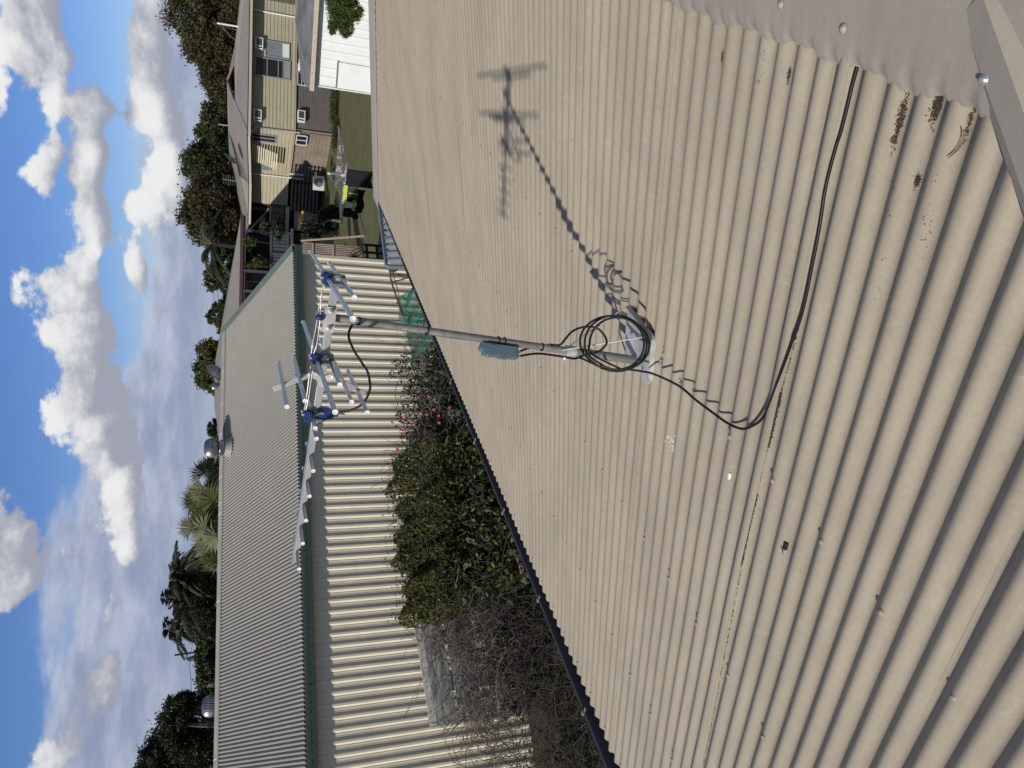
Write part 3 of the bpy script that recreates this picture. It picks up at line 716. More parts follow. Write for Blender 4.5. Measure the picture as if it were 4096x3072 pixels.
mb = MB(); mb.tube(smooth_path(cabA, 6), .0040, 12); mb.build('cable_jacket', cabm, o)
mb = MB(); mb.lathe(cabA[0]+ (cabA[1]-cabA[0]).normalized()*.012, (cabA[1]-cabA[0]).normalized(), [(.0036, -.006), (.0045, -.005), (.0045, .005), (.0036, .006)], 10, False); mb.build('crimp_ring', bright, o)
# second cable: box -> mast -> coil -> over the roof under the cap
cc = at_depth(2463, 1374, 2.705); nrm = (cc*-1).normalized(); hx = (MDIR - nrm*MDIR.dot(nrm)).normalized(); hy = nrm.cross(hx)
if hy.dot(sideL) < 0: hy = -hy
nrm2 = (nrm + hy*.15).normalized()
pts = [bc-x_*.075+y_*.008, MP(.44)+sideL*.026+toC*.008, MP(.36)+sideL*.024+toC*.006, MP(.29)+sideL*.026+toC*.008, MP(.262)+sideL*.020+toC*.012]
a_start = 1.02
for lp in range(3):
    for k in range(14):
        a = a_start + 2*math.pi*(k/14+lp)*1.0
        rx = .1185 - .004*lp + .006*math.sin(lp*2.1+1); ry = .0975 - .002*lp + .004*math.sin(lp*1.7)
        c2 = cc + hx*(.005-.009*lp*math.cos(a)*.5 - .004*lp) + toC*(.004+.005*lp)
        pts.append(c2 + hx*rx*math.cos(a) + hy*ry*math.sin(a))
pts = [p for p in pts]
tail_px = [(2480, 1474, .060), (2560, 1484, .050), (2620, 1498, .042), (2716, 1544, .040), (2781, 1598, .034), (2853, 1652, .028), (2913, 1694, .022), (2968, 1715, .016), (3010, 1703, .0145), (3046, 1676, .014), (3076, 1622, .014), (3112, 1519, .0132), (3161, 1387, .0125), (3209, 1248, .010), (3251, 1050, .008), (3279, 900, .006), (3312, 678, .003), (3330, 610, .002), (3358, 543, .0015), (3390, 420, .001), (3407, 347, .001), (3428, 270, .001)]
tp = smooth_path(tail_px, 4)
for (px, py, w) in tp:
    s, t = on_roof(px, py, w); w2 = max(w, corr(s)+.0045); s, t = on_roof(px, py, w2); pts.append(RP(s, t, max(w, corr(s)+.0045)))
o = thing('coax_cable', 'long black coaxial cable coiled at the mast and trailing across the roof under the cap', 'cable', pts[5])
mb = MB(); mb.tube(smooth_path(pts, 6), .0040, 12); mb.build('cable_jacket', cabm, o)
lp = [bc-x_*.075-y_*.008, MP(.48)+sideL*.012-toC*.012, MP(.40)-sideL*.012-toC*.016]
for q in ((2238, 1380), (2262, 1355), (2290, 1325), (2335, 1308), (2385, 1312), (2415, 1338), (2427, 1368), (2415, 1390), (2395, 1405), (2360, 1417), (2340, 1420)): lp.append(at_depth(*q, 2.655))
mb = MB(); mb.tube(smooth_path(lp, 6), .0040, 12); mb.build('cable_loop', cabm, o)
mb = MB(); q = at_depth(2404, 1463, 2.70)
mb.lathe(q, (hx*.8+hy*.6).normalized(), [(.0085, -.0022), (.010, -.0022), (.010, .0022), (.0085, .0022)], 14, False); mb.box(q+hy*.010-hx*.004, hx, hy, nrm, .004, .004, .003, .001); mb.build('coil_tie', blackpl, o)

# ================================================================ GROUND
grass_m = mat('mown_lawn', (.065, .080, .022), .95, 0, (.11, .105, .040), 1.6, .6, 60, col3=(.085, .072, .034), s3=.5)
soil = mat('shade_darkened_soil', (.020, .016, .012), .95, 0, (.036, .028, .020), 3, .6, 30)  # soil colour darkened to stand for shade under the plants
mb = MB(); n = 24
rg = random.Random(2)
mb.quad(V((-2500, -400, G)), V((2500, -400, G)), V((2500, 5000, G)), V((-2500, 5000, G)))
o = mb.build('ground', grass_m); o['kind'] = 'structure'
SL = V((.9028318, .42999389, 0)); SNn = V((.42999389, -.9028318, 0))
def SH(s, D, z): return SL*s - SNn*D + Z*z
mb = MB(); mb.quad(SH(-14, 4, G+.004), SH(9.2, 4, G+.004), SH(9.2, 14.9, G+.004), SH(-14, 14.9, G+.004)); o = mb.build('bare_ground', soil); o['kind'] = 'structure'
dryg = mat('dry_edge_grass', (.10, .085, .04), .95, 0, (.055, .06, .02), 3, .5, 50)
mb = MB(); 
def atz(px, py, z): r = ray(px, py); return r*(z/r.z)
def atY(px, py, Y): r = ray(px, py); return r*(Y/r.y)

# ================================================================ CREAM SHED, GREEN TRIM
shed_roof_m = roof_paint('pale_grey_shed_roof', (.225, .218, .196), (.265, .257, .232), (.17, .163, .148), (.205, .198, .18), (.9028, .43, 0), (.4, -.85, -.34))
shed_wall_m = mat('cream_ribbed_steel', (.72, .665, .52), .42, 0, (.65, .60, .475), 2.2, .03, 20, spec=.5)
green_m = mat('dark_green_trim', (.032, .062, .052), .4, 0, (.045, .075, .064), 5, spec=.5)
green_l = mat('weathered_green_flashing', (.11, .155, .135), .5, 0, (.15, .18, .16), 4)
shed = thing('shed', 'long cream ribbed steel shed with grey corrugated roof and dark green gutter', 'shed', SH(3, 14.63, G))
S_L, S_R = -5.0, 10.08; DW, DE = 14.63, 14.55; ZE, ZR = -1.395, .085; DR = 18.5
mb = MB(); prof = [(0, 0), (.028, .024), (.064, .024), (.086, 0), (.128, 0), (.132, .003), (.139, .003), (.143, 0), (.172, 0), (.176, .003), (.183, .003), (.187, 0)]
u0 = -.035
vs = []; k = 0; s = S_L
while s < S_R-.01:
    for (u, w) in prof:
        if s+u <= S_R: vs += [SH(s+u, DW-w, ZE+.02), SH(s+u, DW-w, G)]
    s += .2
m_ = len(vs)//2; mb.add(vs, [(2*i, 2*i+2, 2*i+3, 2*i+1) for i in range(m_-1)])
wall_o = mb.build('front_wall', shed_wall_m, shed)
mb = MB(); mb.quad(SH(S_R, DW, ZE), SH(S_R, 22.2, ZE), SH(S_R, 22.2, G), SH(S_R, DW, G)); mb.add((SH(S_R, DW, ZE), SH(S_R, DR, ZR-.06), SH(S_R, 22.2, ZE)), ((0, 1, 2),)); mb.quad(SH(S_L, 22.2, ZE), SH(S_R, 22.2, ZE), SH(S_R, 22.2, G), SH(S_L, 22.2, G)); mb.quad(SH(S_L, DW, ZE), SH(S_L, 22.2, ZE), SH(S_L, 22.2, G), SH(S_L, DW, G)); mb.add((SH(S_L, DW, ZE), SH(S_L, DR, ZR-.06), SH(S_L, 22.2, ZE)), ((0, 1, 2),))
mb.build('end_wall', shed_wall_m, shed)
mb = MB(); mb.box(SH(S_R-.01, DW-.031, (ZE+G)/2), SL, SNn, Z, .035, .004, (ZE-G)/2); mb.box(SH(S_R+.02, DW+.01, (ZE+G)/2), SNn, SL, Z, .04, .004, (ZE-G)/2); mb.build('corner_flashing', mat('cream_flashing', (.60, .57, .47), .45), shed)
# screws in the wall sheets
m0 = MB(); p0 = SH(S_L+.11, DW-.001, -2.35); m0.lathe(p0, SNn, [(.011, 0), (.011, .003), (.006, .004), (.006, .009), (0, .010)], 8, False); pr = m0.build('wall_screw', shed_wall_m, wall_o)
for k in range(1, 75):
    q = pr.copy(); C.objects.link(q); q.location = pr.location + SL*.2*k
# corrugated roof, both slopes
def shed_slope(sgn):
    mb = MB(); vs = []; n = 8; tot = int((S_R+.13-(S_L-.1))/PIT*n)
    up = (V((-SNn.x*(DR-DE), -SNn.y*(DR-DE), ZR-ZE))).normalized(); nn = up.cross(SL); nn = nn if nn.z > 0 else -nn
    for i in range(tot+1):
        s = S_L-.1 + i*PIT/n; w = -.0170*math.cos(2*math.pi*(s-.02)/PIT)
        jag = .004*math.sin(int(s/.762)*2.3)
        for j in range(5):
            q = j/4; D = DE+.02+jag+(DR-DE-.02)*q; z = ZE+.035+(ZR-ZE-.055)*q
            if sgn < 0: D = 2*DR-D
            vs.append(SH(s, D, z)+Z*w)
    mb.add(vs, [(i*5+j, i*5+j+1, (i+1)*5+j+1, (i+1)*5+j) for i in range(tot) for j in range(4)], True)
    return mb
shed_roof = shed_slope(1).build('roof_sheet', shed_roof_m, shed); shed_slope(-1).build('roof_sheet', shed_roof_m, shed)
mb = MB(); sl = (ZR-ZE)/(DR-DE)
for sg in (1, -1):
    mb.quad(SH(S_L-.1, DR, ZR+.03), SH(S_R+.13, DR, ZR+.03), SH(S_R+.13, DR-sg*.15, ZR+.015-.15*sl), SH(S_L-.1, DR-sg*.15, ZR+.015-.15*sl))
    mb.quad(SH(S_L-.1, DR-sg*.15, ZR+.015-.15*sl), SH(S_R+.13, DR-sg*.15, ZR+.015-.15*sl), SH(S_R+.13, DR-sg*.15, ZR-.012-.15*sl), SH(S_L-.1, DR-sg*.15, ZR-.012-.15*sl))
mb.build('ridge_cap', mat('grey_ridge_cap', (.36, .345, .31), .5, 0, (.30, .285, .26), 3), shed)
scr = mat('white_scrape', (.7, .7, .66), .7)
for s in (.1, 3.3, 5.3, 5.55, 6.2, 7.3, 8.1, 9.0):
    mb = MB(); mb.bar(SH(s, DR-.13, ZR-.03), SH(s-.03, DR+.02, ZR+.036), .02, .004); mb.build('ridge_scrape', scr, shed)
# barge: green cap down the gable edge
for sg in (1, -1):
    mb = MB(); a = SH(S_R+.12, DR, ZR+.03); b = SH(S_R+.12, DR-sg*(DR-DE+.02), ZE+.05)
    mb.bar(a, b, .17, .012); mb.bar(a+SL*.085-Z*.07, b+SL*.085-Z*.07, .012, .15); mb.build('barge_cap', green_l, shed)
# gutter
mb = MB()
gp = lambda s: [SH(s, DE+.02, ZE-.02), SH(s, DE+.02, ZE-.12), SH(s, DE-.10, ZE-.12), SH(s, DE-.10, ZE+.012), SH(s, DE-.085, ZE+.012), SH(s, DE-.085, ZE-.10)]
def gprof(s): return [SH(s, DE+.03, ZE-.02), SH(s, DE+.03, ZE-.10), SH(s, DE-.07, ZE-.10), SH(s, DE-.08, ZE+.0), SH(s, DE-.088, ZE+.012), SH(s, DE-.100, ZE+.008), SH(s, DE-.100, ZE-.055), SH(s, DE-.094, ZE-.062), SH(s, DE-.100, ZE-.07), SH(s, DE-.098, ZE-.155), SH(s, DE+.04, ZE-.157)]
A, B_ = gprof(S_L-.1), gprof(S_R+.16)
for i in range(len(A)-1): mb.quad(A[i], B_[i], B_[i+1], A[i+1])
mb.add(B_, (tuple(range(len(B_))),)); go = mb.build('gutter', green_m, shed)
mb = MB(); mb.quad(SH(S_L, DE+.03, ZE-.152), SH(S_R, DE+.03, ZE-.152), SH(S_R, DW, ZE-.14), SH(S_L, DW, ZE-.14)); mb.build('soffit', shed_wall_m, shed)
m0 = MB(); p0 = SH(S_L, DE-.1012, ZE-.066); m0.box(p0, SL, SNn, Z, .022, .0015, .0045); pr = m0.build('gutter_slot', dark_hole, go)
for k in range(1, 98):
    q = pr.copy(); C.objects.link(q); q.location = pr.location + SL*.155*k
mb = MB(); mb.box(SH(1.02, DE-.1015, ZE-.07), SL, SNn, Z, .004, .0015, .085); mb.build('gutter_joint', dark_hole, go)

# ---------------------------------------------------------------- spinning roof vents
def turbine(lab, base, r, hh, neck, grp='turbine roof vents', ax=Z):
    o = thing('turbine_vent', lab, 'roof vent', base, grp)
    mb = MB(); mb.lathe(base-Z*neck, Z, [(r*.78, -.05), (r*.78, neck*.98), (r*.82, neck), (r*.70, neck+.005)], 24); mb.build('neck', bright_soft, o)
    nf = 26
    for k in range(nf):
        mb = MB(); a0 = 2*math.pi*k/nf; vs = []; m = 9
        for i in range(m+1):
            q = i/m; th = q*math.pi*.92+.12; rr = r*(math.sin(th)**.55)*1.0; z_ = hh*(.5-.5*math.cos(th)); a = a0+.55*q
            for (da, dr) in ((0, 0), (.16, -.004*r/.25), (.24, -.10*r)):
                vs.append(base + V((math.cos(a+da)*(rr+dr), math.sin(a+da)*(rr+dr), z_)))
        mb.add(vs, [(i*3+j, i*3+j+1, (i+1)*3+j+1, (i+1)*3+j) for i in range(m) for j in range(2)], True); mb.build('blade', bright_soft, o)
    mb = MB(); mb.lathe(base+Z*hh*.93, Z, [(r*.45, 0), (r*.42, hh*.03), (r*.2, hh*.07), (0, hh*.08)], 20); mb.lathe(base, Z, [(r*.80, -.012), (r*.86, 0), (r*.80, .012)], 24); mb.build('top_plate', bright_soft, o)
    mb = MB(); mb.lathe(base+Z*.01, Z, [(r*.55, 0), (r*.62, hh*.5), (r*.3, hh*.85)], 16); mb.build('dark_core', dark_hole, o)
    return o
bright_soft = mat('shiny_vent_metal', (.44, .44, .445), .34, .9, (.36, .36, .365), 14)
def D_ridge(px, py, D=DR): r = ray(px, py); q = r*(-D/r.dot(SNn)); return q
vA = turbine('large shiny turbine vent on a short neck on the shed ridge beside the fan palms', SH(6.77, 18.0, .10), .235, .36, .16)
upn = (V((-SNn.x, -SNn.y, 0))*(DR-DE)+Z*(ZR-ZE)).normalized().cross(SL); upn = upn if upn.z > 0 else -upn; cF = SH(6.77, 18.0, ZE+.035+(18.0-DE-.02)/(DR-DE-.02)*(ZR-ZE-.055))
mb = MB(); mb.lathe(cF, (upn+Z*.6).normalized(), [(.25, .004), (.215, .06), (.19, .14)], 20); mb.build('flashing', mat('dull_lead_flashing', (.24, .24, .235), .6), vA)
turbine('shiny turbine vent half hidden behind the shed ridge in front of the big dark tree', SH(1.16, 19.0, .02), .235, .36, .16)

# ================================================================ YELLOW WEATHERBOARD HOUSE (two storeys)
X_ = V((1, 0, 0)); Y_ = V((0, 1, 0))
wb_up = mat('pale_yellow_weatherboard', (.35, .325, .23), .7, 0, (.30, .28, .20), 2)
wb_lo = mat('grey_brown_weatherboard', (.085, .075, .072), .7, 0, (.11, .095, .085), 2)
wb_lo2 = mat('faded_brown_weatherboard', (.21, .175, .135), .75, 0, (.15, .125, .10), 1.2)
hroof = mat('taupe_house_roof', (.215, .195, .175), .6, 0, (.25, .225, .20), 1.5)
glass = mat('dark_window_glass', (.012, .015, .022), .08, spec=.7)
frame_m = mat('grey_window_frame', (.22, .23, .24), .5)
white_m = mat('white_painted_metal', (.66, .67, .66), .5, 0, (.60, .61, .60), 4)
fascia_y = mat('cream_gutter', (.42, .39, .32), .5)
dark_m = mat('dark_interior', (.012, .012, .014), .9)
yh = thing('weatherboard_house', 'two storey house with pale yellow weatherboards above and grey boards below', 'house', V((17, 44, G)))
ZF, ZW = -3.37, -1.02      # upper floor level, top of wall
P1, P2, P3, P4, P5 = V((24.5, 44, 0)), V((13.98, 44, 0)), V((12.2, 47.5, 0)), V((10.75, 48.3, 0)), V((10.2, 48.6, 0))
def boards(mb, a, b, z0, z1, h, out):
    """lapped boards: each leans out at its foot"""
    d = (b-a); n_ = V((d.y, -d.x, 0)).normalized()
    if n_.y > 0 and abs(n_.y) > .3: n_ = -n_
    if abs(n_.y) <= .45 and n_.x > 0: n_ = -n_
    z = z0
    while z < z1-.001:
        zt = min(z+h, z1)
        A, B_ = V((a.x, a.y, 0)), V((b.x, b.y, 0))
        mb.quad(A+n_*out+Z*z, B_+n_*out+Z*z, B_+Z*zt, A+Z*zt); mb.quad(A+Z*z, B_+Z*z, B_+n_*out+Z*z, A+n_*out+Z*z); z = zt
    return n_
mb = MB(); rgt = V((21.05, 44, 0))
n1 = boards(mb, P2, rgt, ZF, ZW, .195, .035); mb.build('upper_front_wall', wb_up, yh)
mb = MB(); n2 = boards(mb, P3, P2, ZF, ZW, .21, .035); boards(mb, P4, P3, ZF, ZW, .21, .035); mb.build('upper_side_wall', wb_up, yh)
mb = MB(); boards(mb, P2+Y_*.12, rgt+Y_*.12, G, ZF-.10, .16, .02); mb.build('lower_front_wall', wb_lo, yh)
mb = MB(); boards(mb, P3+X_*.15, P2+X_*.15, G, ZF-.1, .21, .02); mb.build('lower_side_wall', wb_lo2, yh)
mb = MB(); mb.quad(rgt+Z*G, V((21.05, 53, G)), V((21.05, 53, ZW)), rgt+Z*ZW); mb.quad(V((21.05, 53, G)), V((10.5, 53, G)), V((10.5, 53, ZW)), V((21.05, 53, ZW))); mb.quad(P4+Z*ZF, V((10.5, 53, ZF)), V((10.5, 53, ZW)), P4+Z*ZW)
mb.quad(P2+Z*(ZF-.01), rgt+Z*(ZF-.01), V((21.05, 53, ZF-.01)), V((10.5, 53, ZF-.01))); mb.build('back_wall', wb_up, yh)
mb = MB(); mb.bar(P2+Z*(ZF-.05)-Y_*.03, rgt+Z*(ZF-.05)-Y_*.03, .05, .06); mb.bar(P3+Z*(ZF-.05), P2+Z*(ZF-.05), .06, .06); mb.build('floor_trim', wb_up, yh)
# roof: hip with a small gablet
er, el_ = V((26.5, 43.3, -.93)), atY(997, 893, 44.6); el_.z = -.93; el_ = V((9.6, 44.9, -.93))
ap1 = atY(910, 325, 48.2); ap2 = atY(917, 530, 49.5); ap3 = atY(975, 30, 47.0); mid = atY(957, 700, 47.5)
g1 = atY(938, 250, 45.6); g2 = atY(940, 405, 45.8)
mb = MB()
el2 = V((13.35, 43.35, -.93)); el3 = atY(999, 738, 46.9); el5 = atY(996, 897, 47.9)
mb.add([el2, er, ap3, g1, g2, ap1, ap2, mid, el5, el3, V((el5.x, 54, -.9)), V((26.5, 54, -.9)), V((ap2.x, 54, ap2.z)), V((ap1.x+.2, 54, ap1.z))],
       [(0, 1, 2, 3, 4), (2, 13, 5, 3), (0, 4, 6, 9), (4, 5, 6), (9, 6, 7, 8), (8, 7, 10), (7, 6, 12, 10), (5, 13, 12, 6), (1, 11, 13, 2)])
rf = mb.build('roof', hroof, yh)
mb = MB(); g_ = [g1+V((0, -.02, .02)), ap1+V((0, -.25, .01)), g2+V((0, -.02, .02))]
mb.bar(g_[0], g_[1], .06, .10); mb.bar(g_[1], g_[2], .06, .10); mb.build('gablet_trim', mat('pinkish_brown_trim', (.26, .19, .16), .6), rf)
mb = MB()
for a, b in ((ap1, ap3), (ap1, ap2), (ap2, mid), (mid, el5), (g2, el2)): mb.bar(a+Z*.01, b+Z*.01, .14, .03)
mb.build('ridge_capping', hroof, rf)
gu = MB(); gu.bar(V((13.2, 43.28, -.99)), V((24.5, 43.28, -.99)), .12, .13, bev=.01); gu.build('gutter', fascia_y, yh)
gu = MB(); gu.bar(el3-Z*.04, el2+V((0, 0, -.04)), .12, .12, bev=.01); gu.bar(el5-Z*.04, el3-Z*.04, .12, .12, bev=.01); gu.build('gutter', fascia_y, yh)
gu = MB(); gu.bar(V((13.2, 43.36, -.90)), V((24.5, 43.36, -.90)), .05, .06); gu.bar(el3+Z*.05, el2+Z*.05, .05, .06); gu.bar(el5+Z*.05, el3+Z*.05, .05, .06); gu.build('dark_eave_line', mat('charcoal_fascia', (.03, .03, .033), .6), yh)
mb = MB(); mb.quad(el3-Z*.03, el2-Z*.03, V((15, 49, -1.0)), V((el3.x, 49, -1.0))); mb.quad(el5-Z*.03, el3-Z*.03, V((el3.x, 52, -1.0)), V((el5.x, 52, -1.0))); mb.quad(V((13.3, 43.3, -1.0)), V((24.5, 43.3, -1.0)), V((24.5, 44.1, -1.0)), V((13.3, 44.1, -1.0))); mb.build('soffit', mat('grey_soffit', (.25, .24, .22), .8), yh)
def window(px0, px1, py0, py1, Yp, panes, fr=frame_m, parent=yh, white_pane=None, proud=.07, nrm_=None, gm=glass):
    """px range runs down the wall, py range runs along it"""
    a = atY(px0, py1, Yp); c = atY(px1, py0, Yp); a = V((a.x, Yp-proud, a.z)); c = V((c.x, Yp-proud, c.z))
    w = c.x-a.x; h = a.z-c.z; m_ = MB(); t = .05
    m_.box(V((a.x+w/2, Yp-proud, a.z)), X_, Y_, Z, w/2+.04, .03, t/2); m_.box(V((a.x+w/2, Yp-proud, c.z)), X_, Y_, Z, w/2+.04, .04, t/2)
    m_.box(V((a.x, Yp-proud, c.z+h/2)), X_, Y_, Z, t/2, .03, h/2-t/2); m_.box(V((c.x, Yp-proud, c.z+h/2)), X_, Y_, Z, t/2, .03, h/2-t/2)
    for i in range(1, len(panes)): m_.box(V((a.x+w/2, Yp-proud, a.z-h*panes[i])), X_, Y_, Z, w/2-t/2, .02, .02)
    fo = m_.build('window', fr, parent)
    for i, p0 in enumerate(panes):
        p1 = panes[i+1] if i+1 < len(panes) else 1
        m2 = MB(); z0, z1 = a.z-h*p0-.02, a.z-h*p1+.02; y = Yp-proud+.012
        m2.quad(V((a.x+.02, y, z0)), V((c.x-.02, y, z0)), V((c.x-.02, y, z1)), V((a.x+.02, y, z1)))
        m2.build('pane', white_pane if (white_pane and i == len(panes)-1) else gm, fo)
    return fo
curt = mat('grey_curtain_behind_glass', (.20, .24, .27), .35, 0, (.11, .14, .17), 9, stretch=(9, 1, .3), spec=.7)
wpan = mat('white_louvre_glass', (.62, .64, .63), .4)
window(1062, 1158, 179, 224, 44, [0, .67], white_pane=wpan, gm=curt)
window(1020, 1160, 250, 300, 44, [0, .34, .66, .8], white_pane=mat('frosted_pane', (.24, .25, .26), .4))
def aircon(px, py, Yp, lab=None, w=.62, h=.42, dep=.30):
    c = atY(px, py, Yp); c = V((c.x, Yp-dep/2-.02, c.z)); mb = MB()
    mb.box(c, X_, Y_, Z, w/2, dep/2, h/2, .015); o = mb.build('window_air_conditioner', white_m, yh)
    m2 = MB(); m2.box(c+V((.06, -dep/2-.004, .0)), X_, Y_, Z, w/2-.12, .004, h/2-.06)
    for k in range(5): m2.box(c+V((.06, -dep/2-.010, -h/2+.10+k*.055)), X_, Y_, Z, w/2-.13, .003, .004)
    m2.build('grille', mat('dark_grille', (.05, .055, .06), .5), o)
    m2 = MB(); m2.box(c+V((-w/2+.07, -dep/2-.004, 0)), X_, Y_, Z, .035, .003, h/2-.05); m2.build('control_panel', dark_m, o)
    return o
aircon(1036, 181, 44); aircon(1030, 467, 44); aircon(1204, 470, 44.1)
window(1190, 1226, 265, 340, 44.1, [0, .45, .8], fr=mat('pale_window_frame', (.45, .46, .48), .5))
# side windows, hood, downpipes and the wall unit on the receding side
def on_side(px, py, off=.05):
    # plane through P2 and P3
    d = (P3-P2).normalized(); n_ = V((-d.y, d.x, 0));
    if n_.x > 0: n_ = -n_
    r = ray(px, py); q = r*((P2+n_*off).dot(n_)/r.dot(n_)); return q, d, n_
def side_window(px0, px1, py0, py1, fr, panes=2, name='window', gm=glass):
    a, d, n_ = on_side(px0, py0); b, _, _ = on_side(px1, py0); c, _, _ = on_side(px0, py1)
    b = V((a.x, a.y, b.z)); w = (V((c.x, c.y, 0))-V((a.x, a.y, 0))); L_ = w.length; h = a.z-b.z
    m_ = MB(); m_.box(a+w/2, d, n_, Z, L_/2, .03, .03); m_.box(a+w/2-Z*h, d, n_, Z, L_/2, .03, .03); m_.box(a-Z*h/2, d, n_, Z, .04, .03, h/2-.03); m_.box(a+w-Z*h/2, d, n_, Z, .04, .03, h/2-.03)
    for k in range(1, panes): m_.box(a+w*k/panes-Z*h/2, d, n_, Z, .03, .025, h/2-.03)
    fo = m_.build(name, fr, yh); m2 = MB(); p = a-n_*.015; m2.quad(p, p+w, p+w-Z*h, p-Z*h); m2.build('pane', gm, fo); return fo
side_window(1010, 1105, 532, 560, frame_m, 2); side_window(1187, 1230, 540, 577, mat('pale_window_frame', (.45, .46, .48), .5), 2); side_window(1012, 1085, 645, 672, frame_m, 1, gm=curt)
a, d_s, n_s = on_side(1000, 562, .02); b, _, _ = on_side(1104, 640, .02)
hood = MB()
for k in range(13):
    z = -1.10 - k*.118; outk = .15+.05*k
    hood.bar(V((a.x, a.y, z))+n_s*outk, V((b.x, b.y, z))+n_s*outk, .085, .012, up=(n_s+Z*.9).normalized())
hood.build('louvred_window_hood', mat('cream_louvre_blades', (.55, .50, .38), .55), yh)
for (pa, pb, m__) in (((1004, 60), (1008, 545), None),): pass
mb = MB(); c0 = V((20.35, 43.93, 0)); mb.tube([c0+Z*-1.02, c0+Z*ZF], .045, 8); mb.build('downpipe', white_m, yh)
mb = MB(); c0 = P2+V((-.06, -.06, 0)); mb.tube([V((13.3, 43.3, -1.0)), c0+Z*-1.3, c0+Z*(ZF-.3)], .045, 8); mb.build('downpipe', fascia_y, yh)
mb = MB(); c0 = P3+n_s*.10-d_s*.2; mb.tube([c0+Z*-1.02, c0+Z*(ZF-.1)], .04, 8); mb.build('downpipe', white_m, yh)
mb = MB(); c0 = P3+n_s*.10+V((.25, -.5, 0)); mb.tube([c0+Z*(ZF), c0+Z*(ZF-.8)], .05, 8); mb.tube([c0+Z*(ZF)+d_s*.35, c0+Z*(ZF-.8)+d_s*.35], .05, 8); mb.build('pipe_cover', white_m, yh)
# slatted screens under the house
slat = mat('weathered_grey_slats', (.17, .15, .135), .8, 0, (.12, .105, .095), 3)
P6 = V((9.75, 48.85, 0))
for (a, b) in ((P3+V((.5, -1.1, 0)), P3+V((-.15, .1, 0))), (P3+V((-.2, .15, 0)), P4+V((-.3, .1, 0))), ):
    mb = MB()
    for k in range(8): mb.bar(a+Z*(ZF-.22-.215*k)-Y_*.1, b+Z*(ZF-.22-.215*k)-Y_*.1, .025, .13)
    mb.build('slat_screen', slat, yh)
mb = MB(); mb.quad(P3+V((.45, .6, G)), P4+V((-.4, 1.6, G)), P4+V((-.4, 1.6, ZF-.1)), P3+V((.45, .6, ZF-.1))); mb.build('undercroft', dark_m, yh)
# small porch beyond the side wall
mb = MB(); pc = P4+V((-.05, .1, 0)); q = P4+V((-1.9, .6, 0))
mb.bar(pc+Z*(ZF-.02), q+Z*(ZF-.02), .3, .22); mb.bar(q+Z*(ZF), q+Z*(ZF+.95)+V((0, 0, 0)), .1, .1); mb.bar(pc+Z*(ZF+.98), q+Z*(ZF+.98), .09, .07); mb.build('porch_rail', fascia_y, yh)
mb = MB()
for k in range(17): a = pc+(q-pc)*(k+.5)/17; mb.bar(a+Z*(ZF+.18), a+Z*(ZF+.95), .05, .03, up=X_)
mb.build('balusters', mat('dusty_white_balusters', (.33, .32, .30), .7), yh)
mb = MB(); mb.quad(pc+V((0, .05, ZF)), pc+V((0, 1.6, ZF)), pc+V((0, 1.6, ZW)), pc+V((0, .05, ZW))); mb.quad(pc+V((0, 1.6, ZF)), q+V((-1.5, 1.6, ZF)), q+V((-1.5, 1.6, ZW)), pc+V((0, 1.6, ZW))); mb.quad(pc+V((0, 1.6, G)), q+V((-1.5, 1.6, G)), q+V((-1.5, 1.6, ZF)), pc+V((0, 1.6, ZF))); mb.build('porch_shade_sheet', dark_m, yh)  # near-black sheets added so the porch recess stays dark

# outdoor air-conditioner standing on a bracket against the slats
c = atY(1274, 733, 46.3); oc = thing('outdoor_unit', 'white outdoor air conditioner unit with round fan grille under the yellow house', 'air conditioner', c-Z*.3)
mb = MB(); mb.box(c, X_, Y_, Z, .40, .16, .32, .02); mb.build('case', white_m, oc)
mb = MB(); mb.lathe(c+V((.0, -.162, 0)), -Y_, [(.27, 0), (.27, .012), (.245, .014), (.24, .002), (0, .001)], 24, False); mb.build('fan_grille', mat('grey_fan_grille', (.16, .16, .155), .5), oc)
mb = MB(); mb.lathe(c+V((0, -.17, 0)), -Y_, [(.05, 0), (.05, .01), (0, .012)], 12)
for k in range(10): a = k*math.pi/5; mb.bar(c+V((0, -.18, 0)), c+V((.24*math.cos(a), -.18, .24*math.sin(a))), .006, .006, up=Y_)
mb.build('fan_guard', white_m, oc)
mb = MB(); mb.box(c-Z*.36, X_, Y_, Z, .42, .2, .02); mb.box(c-Z*1.0+Y_*.12, X_, Y_, Z, .3, .05, .62); mb.build('bracket', slat, oc)
# roof fittings on the yellow house
o = thing('roof_mast_tube', 'white tube mast with two guy wires on the yellow house roof, right', 'mast', atY(957, 105, 46.0))
b0 = atY(962, 108, 46.0); t0 = atY(868, 92, 46.0); mb = MB(); mb.tube([b0-Z*.1, t0], .05, 10); mb.build('tube', white_m, o)
mb = MB(); mb.tube([t0-Z*.03, atY(955, 125, 46)], .008, 5); mb.tube([t0-Z*.06, atY(948, 170, 46.3)], .008, 5); mb.build('guy_wire', zinc_dull, o)
def dish(lab, px, py, Yp, rr, foot, tilt, dark=True):
    c = atY(px, py, Yp); o = thing('satellite_dish', lab, 'satellite dish', atY(*foot, Yp)); mb = MB(); n_ = V(tilt).normalized()
    mb.lathe(c, n_, [(0, 0), (rr*.5, rr*.06), (rr*.85, rr*.17), (rr, rr*.25), (rr*1.0, rr*.27), (rr*.8, rr*.17), (0, .01)], 26)
    mb.build('bowl', mat('charcoal_dish', (.022, .025, .032), .5), o)
    f_ = atY(*foot, Yp); mb = MB(); mb.tube([f_, c-n_*.02], .022, 8); mb.tube([c, c+n_*rr*1.1+Z*(-rr*.3)], .012, 6); mb.box(c+n_*rr*1.1+Z*(-rr*.3), X_, Y_, Z, .04, .04, .03, .01); mb.build('arm', zinc_dull, o)
